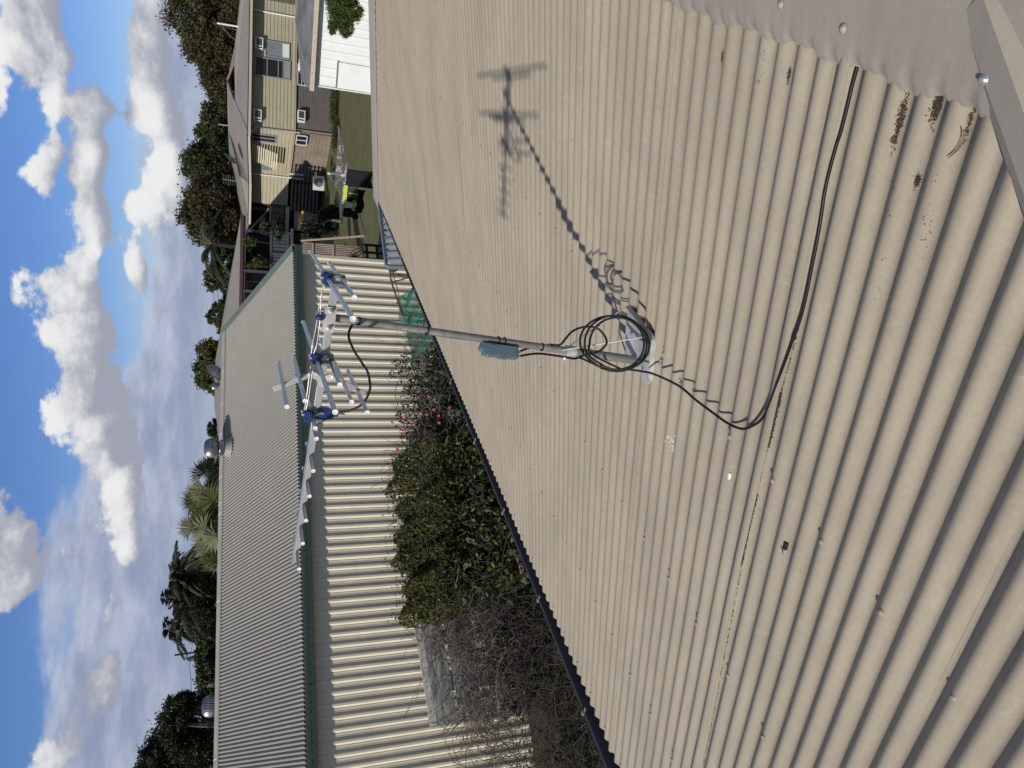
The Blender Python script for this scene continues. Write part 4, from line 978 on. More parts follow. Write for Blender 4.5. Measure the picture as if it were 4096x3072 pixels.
dish('dark satellite dish standing on the yellow house roof against the trees', 925, 628, 46.5, .42, (945, 640), (-.80, -.05, .58))
dish('black satellite dish on the far roof above the shed ridge, beside a small vent', 871, 1482, 30.0, .40, (892, 1492), (-.62, -.5, .45))
o = thing('roof_aerial', 'thin grid television aerial on the yellow house roof', 'aerial', atY(962, 725, 47)); a = atY(962, 728, 47); b = atY(890, 716, 47); mb = MB(); mb.tube([a, b], .018, 6)
for k in range(7): c = a+(b-a)*(.35+.1*k); mb.bar(c-X_*.28, c+X_*.28, .012, .012); 
mb.tube([atY(915, 700, 47), atY(915, 745, 47)], .012, 5); mb.build('rods', zinc_dull, o)
o = thing('roof_aerial', 'bent pale vent pipe rising behind the yellow house ridge', 'pipe', atY(918, 505, 51)); mb = MB(); mb.tube(smooth_path([atY(922, 503, 51), atY(895, 500, 51), atY(872, 497, 51)], 3), .05, 8); mb.build('pipe', zinc_dull, o)

# ================================================================ DARK VERANDAH HOUSE
dh = thing('verandah_house', 'dark blue grey verandah house with taupe roof behind the cream shed', 'house', V((6, 43, G)))
purp = mat('grey_purple_wall', (.12, .115, .135), .7); rail_m = mat('dark_blue_grey_rail', (.045, .05, .065), .6); fasc2 = mat('plum_fascia', (.055, .03, .04), .5)
YV = 42.0
fz = atY(968, 900, YV).z
xr = atY(965, 868, YV).x; xl = -14.0
mb = MB(); apx = [atY(857, 1628, 47.5), atY(862, 1436, 48.5)]
bl = V((xl, YV, fz+.06)); br = V((xr+.1, YV, fz+.06)); hl = V((apx[0].x-6.3, YV+.3, fz+.06))
mb.add([hl, br, apx[1], apx[0], V((xr, 56, fz)), V((apx[0].x-6, 56, fz)), atY(902, 1250, 44.2)], [(0, 1, 6, 2, 3), (1, 4, 2, 6), (2, 4, 5, 3), (0, 3, 5)])
mb.build('roof', hroof, dh)
mb = MB(); mb.bar(V((xl, YV-.05, fz)), V((xr+.15, YV-.05, fz)), .10, .16, bev=.01); mb.build('gutter', fasc2, dh)
mb = MB(); mb.bar(V((xl, YV+.05, fz-.13)), V((xr+.1, YV+.05, fz-.13)), .08, .12); mb.build('fascia', mat('grey_under_fascia', (.10, .10, .12), .6), dh)
p_ = atY(965, 1262, YV); mb = MB(); mb.bar(V((p_.x-2.2, YV-.12, fz)), V((p_.x+.35, YV-.12, fz)), .05, .19); mb.build('pink_fascia_piece', mat('faded_pink_paint', (.42, .27, .28), .7), dh)
zfl = atY(1163, 960, YV).z; ztop = atY(1084, 960, YV).z
mb = MB(); mb.bar(V((xl, YV+.0, zfl-.05)), V((xr-.4, YV, zfl-.05)), .25, .14); mb.build('floor_edge', rail_m, dh)
for py in (930, 1015, 1090, 1170):
    x = atY(1085, py, YV).x; mb = MB(); mb.bar(V((x, YV, zfl)), V((x, YV, ztop if py == 1015 else fz-.1)), .13, .13, up=X_); mb.build('post', rail_m, dh)
mb = MB(); mb.bar(V((xl, YV, ztop)), V((xr-.8, YV, ztop)), .1, .1); mb.bar(V((xl, YV, zfl+.14)), V((xr-.8, YV, zfl+.14)), .08, .08); mb.build('rail', rail_m, dh)
x0 = atY(1085, 1240, YV).x; x1 = atY(1085, 932, YV).x; nb = 22; bm_ = MB()
for k in range(nb):
    x = x0+(x1-x0)*(k+.5)/nb; mb = MB(); mb.box(V((x, YV+.02, (zfl+ztop)/2+.04)), X_, Y_, Z, .075, .012, (ztop-zfl)/2-.1); mb.build('baluster', rail_m, dh)
xa = atY(1085, 1075, YV).x
mb = MB(); mb.quad(V((xl, YV+2.2, zfl)), V((xa+.1, YV+2.2, zfl)), V((xa+.1, YV+2.2, fz)), V((xl, YV+2.2, fz))); mb.build('wall', purp, dh)
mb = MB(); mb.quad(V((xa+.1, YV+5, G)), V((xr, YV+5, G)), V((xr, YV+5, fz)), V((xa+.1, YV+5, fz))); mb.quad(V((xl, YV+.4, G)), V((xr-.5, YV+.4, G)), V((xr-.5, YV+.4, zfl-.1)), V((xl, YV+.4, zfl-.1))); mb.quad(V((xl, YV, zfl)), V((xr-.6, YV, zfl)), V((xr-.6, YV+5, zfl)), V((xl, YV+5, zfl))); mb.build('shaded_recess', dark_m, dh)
window(985, 1050, 1130, 1190, YV+2.2, [0], fr=mat('pale_window_frame', (.45, .46, .48), .5), parent=dh)
turbine('small shiny turbine vent on the far taupe roof beside the black dish', atY(872, 1545, 46)+V((0, 0, -.05)), .21, .42, .30)

# ================================================================ WHITE GARAGE
gw = mat('white_ribbed_cladding', (.72, .76, .77), .45, 0, (.66, .70, .71), 3, .05, 8)
Gc = V((9.12, 24.0, 0)); gdir = V((.905, -.425, 0)); gback = V((.425, .905, 0)); zg = -2.33
ga = thing('garage', 'white ribbed metal garage with grey roof beside the yellow house', 'garage', V((12, 23, G)))
mb = MB(); vs = []; prof = [(0, 0), (.03, .012), (.05, .012), (.08, 0), (.25, 0)]; s = 0
while s < 6.0:
    for u, w in prof[:-1]:
        p = Gc+gdir*(s+u) - gback*w; vs += [p+Z*zg, p+Z*G]
    s += .25
m_ = len(vs)//2; mb.add(vs, [(2*i, 2*i+2, 2*i+3, 2*i+1) for i in range(m_-1)]); mb.build('side_wall', gw, ga)
mb = MB(); q = Gc+gback*5.5; mb.quad(Gc+Z*zg, q+Z*zg, q+Z*G, Gc+Z*G); mb.quad(q+Z*zg, q+gdir*6+Z*zg, q+gdir*6+Z*G, q+Z*G); mb.build('end_wall', gw, ga)
mb = MB(); mb.bar(Gc-gback*.02+Z*zg, Gc-gback*.02+Z*G, .06, .04, up=gdir); mb.build('corner_trim', white_m, ga)
mb = MB(); hip = Gc+V((1.98, .62, 0))*1.0; zr2 = zg+.46
zr2 = atz(1178, 115, -1.87); hip = V((zr2.x, zr2.y, -1.87))
hip = (Gc+(gdir+gback)*1.75); hip.z = -1.88
E1 = Gc+gdir*-.15-gback*.15+Z*(zg+.03); E2 = Gc+gdir*6.5-gback*.15+Z*(zg+.03); B1 = Gc-gdir*.15+gback*3.65+Z*(zg+.03); B2 = Gc+gdir*6.5+gback*3.65+Z*(zg+.03); H2 = hip+gdir*5
mb.quad(E1, E2, H2, hip); mb.add([E1, hip, B1], ((0, 1, 2),)); mb.quad(B1, hip, H2, B2)
grf = mb.build('roof', mat('mossy_grey_garage_roof', (.145, .15, .155), .7, 0, (.20, .20, .20), 2, col3=(.10, .09, .085), s3=1.2), ga)
mb = MB(); mb.bar(hip, H2, .16, .04); mb.bar(E1, hip, .10, .03); mb.build('hip_capping', mat('blue_grey_capping', (.17, .20, .235), .6), grf)
mb = MB(); mb.bar(E1-gback*.06-Z*.03, E2-gback*.06-Z*.03, .13, .13, bev=.01); mb.build('gutter', mat('rust_speckled_gutter', (.50, .43, .37), .6, 0, (.36, .28, .22), 22), ga)
mb = MB(); mb.box(Gc+gdir*.42-gback*.03+Z*(G+1.2), gdir, gback, Z, .36, .02, 1.15, .004); dr = mb.build('door', gw, ga)
mb = MB(); mb.bar(Gc+gdir*.04-gback*.06+Z*(G+2.38), Gc+gdir*.8-gback*.06+Z*(G+2.38), .03, .04); mb.build('door_rail', mat('rusty_rail', (.22, .15, .11), .8), dr)
mb = MB(); mb.box(Gc+gdir*.62-gback*.07+Z*(G+1.0), gdir, gback, Z, .03, .03, .05, .008); mb.build('handle', zinc, dr)

# ================================================================ FOLIAGE
import numpy as np
def leafmat(name, c, c2, rnd=.35, trans=.25, rough=.55):
    if name in MATS: return MATS[name]
    m = mat(name, c, rough, 0, c2, 1.3, rnd=rnd, spec=.35, lo=.4, hi=.6)
    b = m.node_tree.nodes['Principled BSDF']; nt = m.node_tree
    tr = nt.nodes.new('ShaderNodeBsdfTranslucent'); mx = nt.nodes.new('ShaderNodeMixShader'); mx.inputs[0].default_value = trans
    src = b.inputs['Base Color'].links[0].from_socket; nt.links.new(src, tr.inputs[0])
    out = [n for n in nt.nodes if n.type == 'OUTPUT_MATERIAL'][0]
    nt.links.new(b.outputs[0], mx.inputs[1]); nt.links.new(tr.outputs[0], mx.inputs[2]); nt.links.new(mx.outputs[0], out.inputs[0])
    return m
class Leaves:
    def __init__(s): s.q = []
    def add(s, C_, L, W, rs, up=0.0, flat=None):
        n = len(C_); a = rs.normal(size=(n, 3)); a[:, 2] += up; a /= np.linalg.norm(a, axis=1)[:, None]
        b = rs.normal(size=(n, 3)); 
        if flat is not None: nn = rs.normal(size=(n, 3))*flat + np.array([0, 0, 1.]); b = np.cross(nn, a)
        b -= a*(a*b).sum(1)[:, None]; b /= np.linalg.norm(b, axis=1)[:, None]
        l = L*rs.uniform(.6, 1.35, n)[:, None]; w = W*rs.uniform(.6, 1.3, n)[:, None]
        s.q.append(np.stack([C_-a*l/2, C_+b*w/2+a*l*.08, C_+a*l/2, C_-b*w/2+a*l*.08], 1))
    def build(s, name, m, parent=None, origin=None):
        q = np.concatenate(s.q); n = len(q); o = parent_loc(parent) if parent else V(origin or (0, 0, 0))
        me = bpy.data.meshes.new(name); v = (q.reshape(-1, 3)-np.array(o)).astype(np.float32)
        me.vertices.add(4*n); me.vertices.foreach_set('co', v.ravel()); me.loops.add(4*n); me.loops.foreach_set('vertex_index', np.arange(4*n, dtype=np.int32))
        me.polygons.add(n); me.polygons.foreach_set('loop_start', np.arange(0, 4*n, 4, dtype=np.int32)); me.update(); me.validate()
        ob = bpy.data.objects.new(name, me); C.objects.link(ob); me.materials.append(m)
        if parent: ob.parent = parent
        else: ob.location = o
        return ob
def lobe_pts(rs, c, r, n, clumps=26, spread=.17, shell=.62):
    d = rs.normal(size=(clumps, 3)); d /= np.linalg.norm(d, axis=1)[:, None]
    cc_ = d*(rs.uniform(shell, 1.0, clumps)[:, None])
    k = rs.integers(0, clumps, n); p = cc_[k] + rs.normal(size=(n, 3))*spread
    return np.array(c) + p*np.array(r)
def pxr(px, Y): return px*Y*.97/3016
def tree(label, cat, lobes, Y, m, n, L, W, base, group=None, seed=1, name='tree', clumps=30, spread=.16, up=0, limbs=True, bark=None, tr=.16):
    rs = np.random.default_rng(seed); bp = atY(base[0], base[1], Y); bz = max(G, -8); root = thing(name, label, cat, V((bp.x, Y, G)), group)
    lv = Leaves(); tot = sum(a*b for _, _, a, b in lobes)
    cs = []
    for (px, py, hw, hh) in lobes:
        c = atY(px, py, Y + rs.uniform(-1.2, 1.2)); r = (pxr(hw, Y), min(pxr(hw, Y), 3.2), pxr(hh, Y)); cs.append((c, r))
        kf = 1.9 if Y > 50 else 1.25
        lv.add(lobe_pts(rs, c, r, int(n*kf*hw*hh/tot), clumps, spread), L/kf**.5, W/kf**.5, rs, up)
    lv.build('crown', m, root)
    bark = bark or mat('grey_brown_bark', (.09, .075, .06), .9, 0, (.15, .13, .11), 5, .4, 12)
    mb = MB(); top = V((cs[0][0].x, Y, cs[0][0].z)); rg = random.Random(seed)
    mid_ = V((bp.x+rg.uniform(-.3, .3), Y, G+(top.z-G)*.45)); mb.tube(smooth_path([V((bp.x, Y, G-.1)), mid_, top], 4), [tr*1.5]+[tr*(1.3-.09*i) for i in range(8)], 9)
    if limbs:
        for c, r in cs:
            for j in range(4):
                e = V(c)+V((rg.uniform(-.7, .7)*r[0], rg.uniform(-.6, .6)*r[1], rg.uniform(-.2, .8)*r[2])); mb.tube(smooth_path([mid_, (mid_+e)/2+V((rg.uniform(-.4, .4), 0, rg.uniform(-.1, .5))), e], 4), [tr*.7, tr*.62, tr*.55, tr*.5, tr*.42, tr*.34, tr*.26, tr*.18, tr*.1], 6)
    mb.build('trunk', bark, root)
    return root
conif = leafmat('olive_brown_foliage', (.036, .040, .014), (.060, .047, .018), .28)
darkg = leafmat('dark_green_foliage', (.028, .042, .014), (.045, .058, .018), .4)
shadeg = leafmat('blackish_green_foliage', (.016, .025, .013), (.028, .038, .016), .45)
midg = leafmat('mid_green_foliage', (.045, .062, .016), (.075, .085, .022), .4)
gB = 'tall trees behind the two houses'
tree('tallest olive brown tree behind the right end of the yellow house', 'tree', [(790, 30, 150, 105), (830, 130, 110, 95), (900, 60, 150, 90), (870, -60, 130, 130), (900, 200, 80, 60), (1010, 60, 90, 70)], 57, conif, 30000, .34, .15, (1000, 40), gB, 1, up=.6)
tree('pointed olive tree directly behind the gablet of the yellow house', 'tree', [(868, 310, 70, 74), (900, 230, 90, 60), (900, 380, 80, 55), (850, 290, 40, 50)], 56, conif, 15000, .32, .14, (1000, 310), gB, 2, up=.6)
tree('open dark green tree with sky gaps behind the yellow house ridge', 'tree', [(870, 470, 85, 58), (850, 560, 75, 62), (900, 520, 110, 45)], 58, darkg, 12000, .30, .15, (1000, 500), gB, 3, clumps=40, spread=.12)
tree('dense dark green tree behind the dark satellite dish', 'tree', [(835, 660, 75, 85), (880, 600, 90, 60), (900, 700, 80, 60)], 55, darkg, 15000, .32, .16, (1000, 660), gB, 4)
tree('broad olive brown tree behind the left end of the yellow house roof', 'tree', [(810, 790, 110, 85), (860, 870, 110, 95), (800, 880, 70, 72), (900, 780, 110, 70), (940, 930, 70, 60), (900, 960, 75, 65)], 53, conif, 26000, .32, .15, (1000, 860), gB, 5)
tree('dark green tree with loose hanging twigs left of the arching palm', 'tree', [(875, 1115, 50, 50), (900, 1060, 70, 60), (930, 1150, 60, 40), (930, 1200, 50, 30)], 52, darkg, 11000, .28, .13, (1000, 1110), gB, 6, clumps=45, spread=.10)
tree('round dark green tree rising over the taupe roof, left of the twiggy one', 'tree', [(825, 1440, 62, 42), (835, 1500, 62, 42), (850, 1400, 36, 32), (860, 1540, 34, 26)], 58, midg, 14000, .26, .14, (900, 1470), 'trees beyond the shed roof', 7)
tree('small thin gum tree with open crown beside the large turbine vent', 'tree', [(848, 1720, 22, 16), (860, 1745, 18, 12), (862, 1690, 12, 10), (838, 1700, 10, 6)], 60, darkg, 1800, .26, .12, (900, 1720), 'trees beyond the shed roof', 8, clumps=16, spread=.2, tr=.06)
tree('small thin gum tree with sparse leaves over the pink fascia', 'tree', [(845, 1270, 26, 20), (880, 1300, 30, 22), (860, 1230, 20, 10), (890, 1250, 50, 20)], 52, darkg, 3400, .24, .11, (960, 1270), 'trees beyond the shed roof', 9, clumps=22, spread=.16, tr=.07)
tree('dark leafy tree behind the power pole', 'tree', [(835, 2700, 75, 48), (820, 2640, 60, 38), (850, 2580, 60, 30), (845, 2780, 60, 36)], 34, darkg, 12000, .17, .10, (950, 2690), 'trees beyond the shed roof', 10)
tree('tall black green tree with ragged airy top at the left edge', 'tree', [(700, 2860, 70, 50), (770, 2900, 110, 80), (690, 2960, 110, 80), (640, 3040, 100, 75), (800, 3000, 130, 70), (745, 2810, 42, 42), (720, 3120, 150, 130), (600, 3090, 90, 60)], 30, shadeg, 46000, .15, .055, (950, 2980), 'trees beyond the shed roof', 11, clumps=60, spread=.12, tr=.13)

# palms
palm_dark = leafmat('dark_palm_leaflets', (.026, .038, .024), (.045, .058, .032), .4)
palm_light = leafmat('yellow_green_fan_leaf', (.062, .078, .022), (.095, .105, .035), .3)
def frond(q, base, direc, length, droop, leaf_len, rs, n=34, w=.022, flop=.6):
    d = V(direc).normalized(); side = d.cross(Z); side = side.normalized() if side.length > .1 else X_
    prev = V(base); pts = []
    for i in range(n+1):
        t = i/n; pts.append(V(base) + d*length*t - Z*droop*length*t*t)
    for i in range(3, n):
        p = pts[i]; tan = (pts[i+1]-pts[i-1]).normalized(); t = i/n
        ll = leaf_len*math.sin(math.pi*(.12+.86*t))**.6
        for s_ in (-1, 1):
            dv = (side*s_*.8 + tan*.75 - Z*flop*rs.uniform(.5, 1.2)).normalized(); e = p+dv*ll*rs.uniform(.8, 1.1); m_ = p+dv*ll*.4; wv = tan*w
            q.append([p-wv*.6, m_+wv*.8+Z*.01, e, m_-wv*.8])
    return pts
def palm(name, label, base, crown, fronds, m, seed, leaf_len, group=None, trunk_r=.14, flop=.6, w=.022):
    rs = random.Random(seed); root = thing(name, label, 'palm', V((base.x, base.y, G)), group); q = []; rac = MB()
    class R_:  # small adapter
        uniform = staticmethod(rs.uniform)
    for (dx, dz, ln, dr) in fronds:
        dy = rs.uniform(-.5, .5); pts = frond(q, crown+V((0, 0, rs.uniform(-.1, .1))), (dx, dy, dz), ln, dr, leaf_len, R_, 36, w, flop)
        rac.tube(pts[::3], [.022-.0013*i for i in range(len(pts[::3]))], 5)
    L_ = Leaves(); L_.q.append(np.array([[list(v) for v in f] for f in q])); L_.build('fronds', m, root)
    rac.build('frond_stems', mat('pale_palm_stem', (.12, .12, .06), .6), root)
    mb = MB(); mb.tube(smooth_path([V((base.x, base.y, G)), (base+crown)/2+V((.1, 0, 0)), crown], 4), trunk_r, 10); mb.build('trunk', mat('dark_palm_bark', (.014, .012, .010), .9), root)
    return root
rsx = random.Random(4)
def ring_fronds(n, ln, dr, lo=-.2, hi=1.2): return [(math.cos(a)*1.0, rsx.uniform(lo, hi), ln*rsx.uniform(.75, 1.1), dr*rsx.uniform(.6, 1.4)) for a in [2*math.pi*i/n+.3 for i in range(n)]]
c = atY(790, 1000, 50); palm('arching_palm', 'palm with two dark fronds arching against the sky between the houses', atY(950, 1000, 50), atY(850, 975, 50), [(-1.0, .75, 2.9, .62), (-1, .35, 3.0, .55), (-.9, 1.1, 2.0, .5), (.6, .9, 2.2, .6), (.9, .4, 2.4, .6), (-1, -.1, 2.4, .5), (.2, 1, 2, .6)], palm_dark, 1, .55, flop=.9, w=.05)
for i, (px, py, lab, nf, ln, dr) in enumerate(((735, 2285, 'dark feathery palm with upright crown, right one of the dark palm clump', 15, 1.7, .75), (760, 2390, 'dark feathery palm with broad crown, middle of the dark palm clump', 18, 1.9, .6), (735, 2500, 'dark feathery palm with drooping plume, left one of the dark palm clump', 13, 1.75, .85), (820, 2450, 'low dark palm with long arching frond just above the shed ridge', 14, 2.1, .6))):
    palm('feather_palm', lab, atY(950, py, 36), atY(px, py, 36+i*.4), ring_fronds(int(nf*1.9), ln, dr, -.35, 1.5), palm_dark, 20+i, .52, 'dark feather palms beyond the shed', .09, .5, .034)
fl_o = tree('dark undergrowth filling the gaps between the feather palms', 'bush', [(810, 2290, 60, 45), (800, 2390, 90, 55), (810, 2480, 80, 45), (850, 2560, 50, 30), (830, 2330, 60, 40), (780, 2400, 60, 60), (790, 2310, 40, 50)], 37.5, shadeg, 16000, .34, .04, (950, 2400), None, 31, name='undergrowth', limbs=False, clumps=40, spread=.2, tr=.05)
def fan(q, stem, hub, n_, updir, R__, rs, spread=2.4, nl=26):
    n_ = n_.normalized(); u = (updir - n_*updir.dot(n_)).normalized(); s_ = n_.cross(u)
    for k in range(nl):
        a = -spread/2*1.15 + spread*1.15*k/(nl-1); d = (u*math.cos(a)+s_*math.sin(a)); d = (d + n_*.15*rs.uniform(-1, 1)).normalized(); w = n_.cross(d)*R__*.035
        m_ = hub+d*R__*.55; e = hub+d*R__*rs.uniform(.88, 1.08)-Z*R__*.14*rs.uniform(.2, 1.6)
        q.append([hub-w*.2, m_-w, e, m_+w]); 
    stem.tube([hub - u*R__*1.2 - Z*.2, hub], [.018, .010], 5)
fans = [[(800, 1962, 62), (772, 2002, 58), (835, 2000, 66), (858, 1950, 50)], [(797, 2075, 60), (752, 2112, 52), (800, 2120, 62), (845, 2075, 60), (845, 2150, 66)], [(812, 2185, 60), (850, 2215, 58), (865, 2250, 48), (835, 2245, 40)], [(835, 1868, 52), (800, 1893, 48), (860, 1900, 46)]]
labs = ['tall yellow green fan palm with two big fans standing clear against the sky', 'yellow green fan palm with the brightest open fans, middle of the fan palms', 'low yellow green fan palm leaning on the dark feather palms', 'fan palm with dark upright fans next to the large turbine vent']
for i, fl_ in enumerate(fans):
    YF = 33+i*.5; rs = random.Random(50+i); cx = sum(f[1] for f in fl_)/len(fl_); root = thing('fan_palm', labs[i], 'palm', V((atY(900, cx, YF).x, YF, G)), 'fan palms beyond the shed'); q = []; stem = MB()
    for (px, py, r) in fl_:
        hub = atY(px+r*.35, py, YF+rs.uniform(-.4, .4)); R__ = pxr(r, YF)*1.35
        fan(q, stem, hub, V((rs.uniform(-.6, .6), -1, rs.uniform(-.3, .4))), V((rs.uniform(-.7, .7), 0, 1)), R__, rs)
        hub2 = hub+V((rs.uniform(-.5, .5), .4, -.35)); fan(q, stem, hub2, V((rs.uniform(-.9, .9), -1, rs.uniform(-.3, .6))), V((rs.uniform(-1.2, 1.2), 0, .6)), R__*.9, rs)
        hub3 = hub+V((rs.uniform(-.6, .6), .3, -.8)); fan(q, stem, hub3, V((rs.uniform(-.9, .9), -1, .3)), V((rs.uniform(-1.2, 1.2), 0, .1)), R__*.9, rs)
        hub3 = hub+V((rs.uniform(-.6, .6), .5, -1.2)); fan(q, stem, hub3, V((rs.uniform(-.9, .9), -1, .3)), V((rs.uniform(-1.2, 1.2), 0, -.4)), R__*.9, rs)
    L_ = Leaves(); L_.q.append(np.array([[list(v) for v in f] for f in q])); L_.build('fans', palm_light if i < 3 else darkg, root); stem.build('leaf_stems', mat('pale_palm_stem', (.12, .12, .06)), root)
    mb = MB(); x = atY(900, cx, YF).x; mb.tube([V((x, YF+.3, G)), V((x+.05, YF+.3, atY(870, cx, YF).z))], .13, 10); mb.build('trunk', mat('grey_brown_bark', (.09, .075, .06)), root)
tree('olive undergrowth below the fan palms at the shed ridge', 'bush', [(870, 1990, 50, 26), (865, 2100, 60, 30), (868, 2210, 50, 28), (875, 1880, 40, 18)], 35, midg, 5000, .3, .04, (950, 2060), None, 33, name='undergrowth', limbs=False, clumps=30, spread=.2, tr=.05)

# foliage in front of the garage
tree('feathery bright green branch hanging in front of the white garage', 'tree', [(1352, 20, 52, 45), (1360, 75, 42, 45), (1330, 110, 26, 18), (1385, 115, 34, 34), (1400, 40, 46, 50), (1370, -40, 70, 70)], 17.0, leafmat('fresh_green_foliage', (.045, .075, .014), (.085, .115, .028), .35), 20000, .07, .018, (1500, -60), None, 41, limbs=False, clumps=70, spread=.13, tr=.012)
# poles and wires
o = thing('power_pole', 'thick grey timber power pole behind the shed ridge', 'pole', V((atY(860, 2610, 45).x, 45, G))); a = atY(755, 2638, 45); b = atY(868, 2612, 45); b = V((b.x, 45, b.z)); dirn = (b-a).normalized(); mb = MB(); mb.tube([a, a+dirn*((a.z-G)/-dirn.z)], .14, 12); mb.build('shaft', mat('grey_pole_timber', (.10, .10, .095), .8, 0, (.14, .135, .12), 3), o)
pm = MB(); pm.lathe(a+Z*.02, Z, [(.10, 0), (.06, .05), (0, .06)], 10); pm.box(a-Z*.35, X_, Y_, Z, .5, .05, .05); pm.build('cross_arm', mat('dark_pole_timber', (.035, .03, .028), .8), o)
o = thing('steel_pole', 'thin dark steel pole with small crossarm beside the power pole', 'pole', V((atY(860, 2598, 44).x, 44, G))); a2 = atY(698, 2621, 44); b2 = atY(866, 2597, 44); dirn = (b2-a2).normalized(); mb = MB(); mb.tube([a2, a2+dirn*((a2.z-G)/-dirn.z)], .055, 8); mb.build('shaft', mat('dark_pole_timber', (.035, .03, .028)), o)
mb = MB(); c1 = atY(745, 2613, 44); mb.tube([c1-X_*.3-Z*.05, c1, c1+X_*.3+Z*.1], .035, 6); mb.tube([c1+V((-.2, 0, .15)), c1+V((-.45, 0, -.25))], .03, 6); mb.build('crossarm', mat('dark_pole_timber', (.035, .03, .028)), o)
wl = [((757, 2641, 45), (772, 2850, 38), (786, 3150, 30)), ((784, 2620, 45), (797, 2850, 38), (812, 3150, 30)), ((810, 2631, 45), (822, 2850, 38), (836, 3150, 30)), ((831, 2636, 45), (846, 2850, 38), (862, 3150, 30)), ((776, 2547, 52), (765, 2600, 48), (757, 2638, 45)), ((794, 2562, 52), (786, 2600, 48), (784, 2620, 45)), ((853, 1165, 80), (858, 1210, 80), (868, 1330, 80)), ((870, 1170, 80), (876, 1215, 80), (886, 1330, 80))]
wire_m = mat('overhead_wire', (.03, .03, .035), .5)
wlabs = ['highest overhead wire running left from the power pole', 'second overhead wire from the top left of the power pole', 'third overhead wire from the top left of the power pole', 'lowest overhead wire just above the shed ridge', 'upper wire between the feather palms and the power pole', 'lower wire between the feather palms and the power pole', 'upper thin wire over the taupe roof beside the thin gum', 'lower thin wire over the taupe roof beside the thin gum']
for (pa, pb, pc_), lb in zip(wl, wlabs):
    mb = MB(); mb.tube(smooth_path([atY(*pa), atY(*pb), atY(*pc_)], 8), .012 if pa[2] < 60 else .02, 5, caps=False); tag(mb.build('overhead_wire', wire_m, None, atY(*pa)), lb, 'wire', 'overhead wires')

# ---------------------------------------------------------------- between the shed and our gutter
rng_ = random.Random(77)
def stem_path(p, d, L_, wob, n=7, grav=0):
    pts = [V(p)]; d = V(d).normalized()
    for i in range(n):
        d = (d + V((rng_.gauss(0, wob), rng_.gauss(0, wob), rng_.gauss(0, wob)-grav))).normalized(); pts.append(pts[-1]+d*L_/n)
    return pts
def ztopf(D, s=0): return -3.22 - max(0, 13.9-D)*.50
# steel hoop frame and shade cloth
rust = mat('rusty_brown_tube', (.085, .04, .03), .7, .3, (.14, .07, .05), 20)
def onD(px, py, D): r = ray(px, py); return r*(-D/r.dot(SNn))
fr = thing('hoop_frame', 'rusty bent tube frame in front of the shed corner, partly under green shade cloth', 'frame', SH(8.8, 13.4, G))
mb = MB(); P_ = [onD(1612, 1050, 12.6), onD(1590, 1062, 12.9), onD(1569, 1072, 13.2), onD(1561, 1080, 13.3), onD(1560, 1095, 13.35), onD(1566, 1128, 13.4), onD(1583, 1180, 13.4), onD(1600, 1228, 13.4), onD(1607, 1262, 13.4)]
mb.tube(smooth_path(P_, 4), .019, 8); mb.build('main_tube', rust, fr)
mb = MB(); mb.tube([onD(1566, 1129, 13.4), onD(1598, 1121, 12.9), onD(1634, 1110, 12.3)], .017, 8); mb.build('cross_tube', rust, fr)
mb = MB(); mb.tube(smooth_path([onD(1570, 1076, 13.7), onD(1576, 1105, 13.7), onD(1590, 1160, 13.7), onD(1605, 1225, 13.7), onD(1614, 1262, 13.7)], 3), .009, 6); mb.tube([onD(1576, 1105, 13.7), onD(1568, 1120, 13.5), onD(1572, 1135, 13.6)], .006, 5); mb.build('thin_tube', rust, fr)
for (px, py, D) in ((1560, 1095, 13.35), (1607, 1262, 13.4), (1612, 1050, 12.6)):
    t_ = onD(px, py, D); mb = MB(); mb.tube([t_, V((t_.x, t_.y, G))], .018, 8); mb.build('leg', rust, fr)
cl = mat('green_shade_cloth', (.008, .085, .062), .75, 0, (.012, .12, .09), 3)
nt = cl.node_tree; b = nt.nodes['Principled BSDF']; tp = nt.nodes.new('ShaderNodeBsdfTransparent'); mx = nt.nodes.new('ShaderNodeMixShader'); mx.inputs[0].default_value = .30; outn = [n for n in nt.nodes if n.type == 'OUTPUT_MATERIAL'][0]
nt.links.new(b.outputs[0], mx.inputs[1]); nt.links.new(tp.outputs[0], mx.inputs[2]); nt.links.new(mx.outputs[0], outn.inputs[0])
A_ = [(1602, 1216), (1600, 1240), (1616, 1290), (1626, 1340), (1648, 1420), (1660, 1465)]
mb = MB(); vs = []; cA = smooth_path([onD(*a, 13.75) for a in A_], 5); ncol = 14
for i, p in enumerate(cA):
    for j in range(ncol+1):
        q = j/ncol; D_off = SNn*(q*2.6); zz = -.28*q - .5*q*q + .05*math.sin(i*.9+j*.8) + .07*math.sin(j*1.7+i*.3)*(1-q)
        vs.append(p + D_off + Z*zz + SL*.05*math.sin(j*.9+i*.5))
m_ = len(cA); mb.add(vs, [(i*(ncol+1)+j, i*(ncol+1)+j+1, (i+1)*(ncol+1)+j+1, (i+1)*(ncol+1)+j) for i in range(m_-1) for j in range(ncol)], True)
for i in range(m_-1):
    p, q = cA[i], cA[i+1]; mb.quad(p, q, q+Z*-.55-SNn*.1+SL*.04, p+Z*-.55-SNn*.1)
tag(mb.build('shade_cloth', cl, None, cA[0]), 'dark green shade cloth draped over the rusty frame by the shed', 'shade cloth')

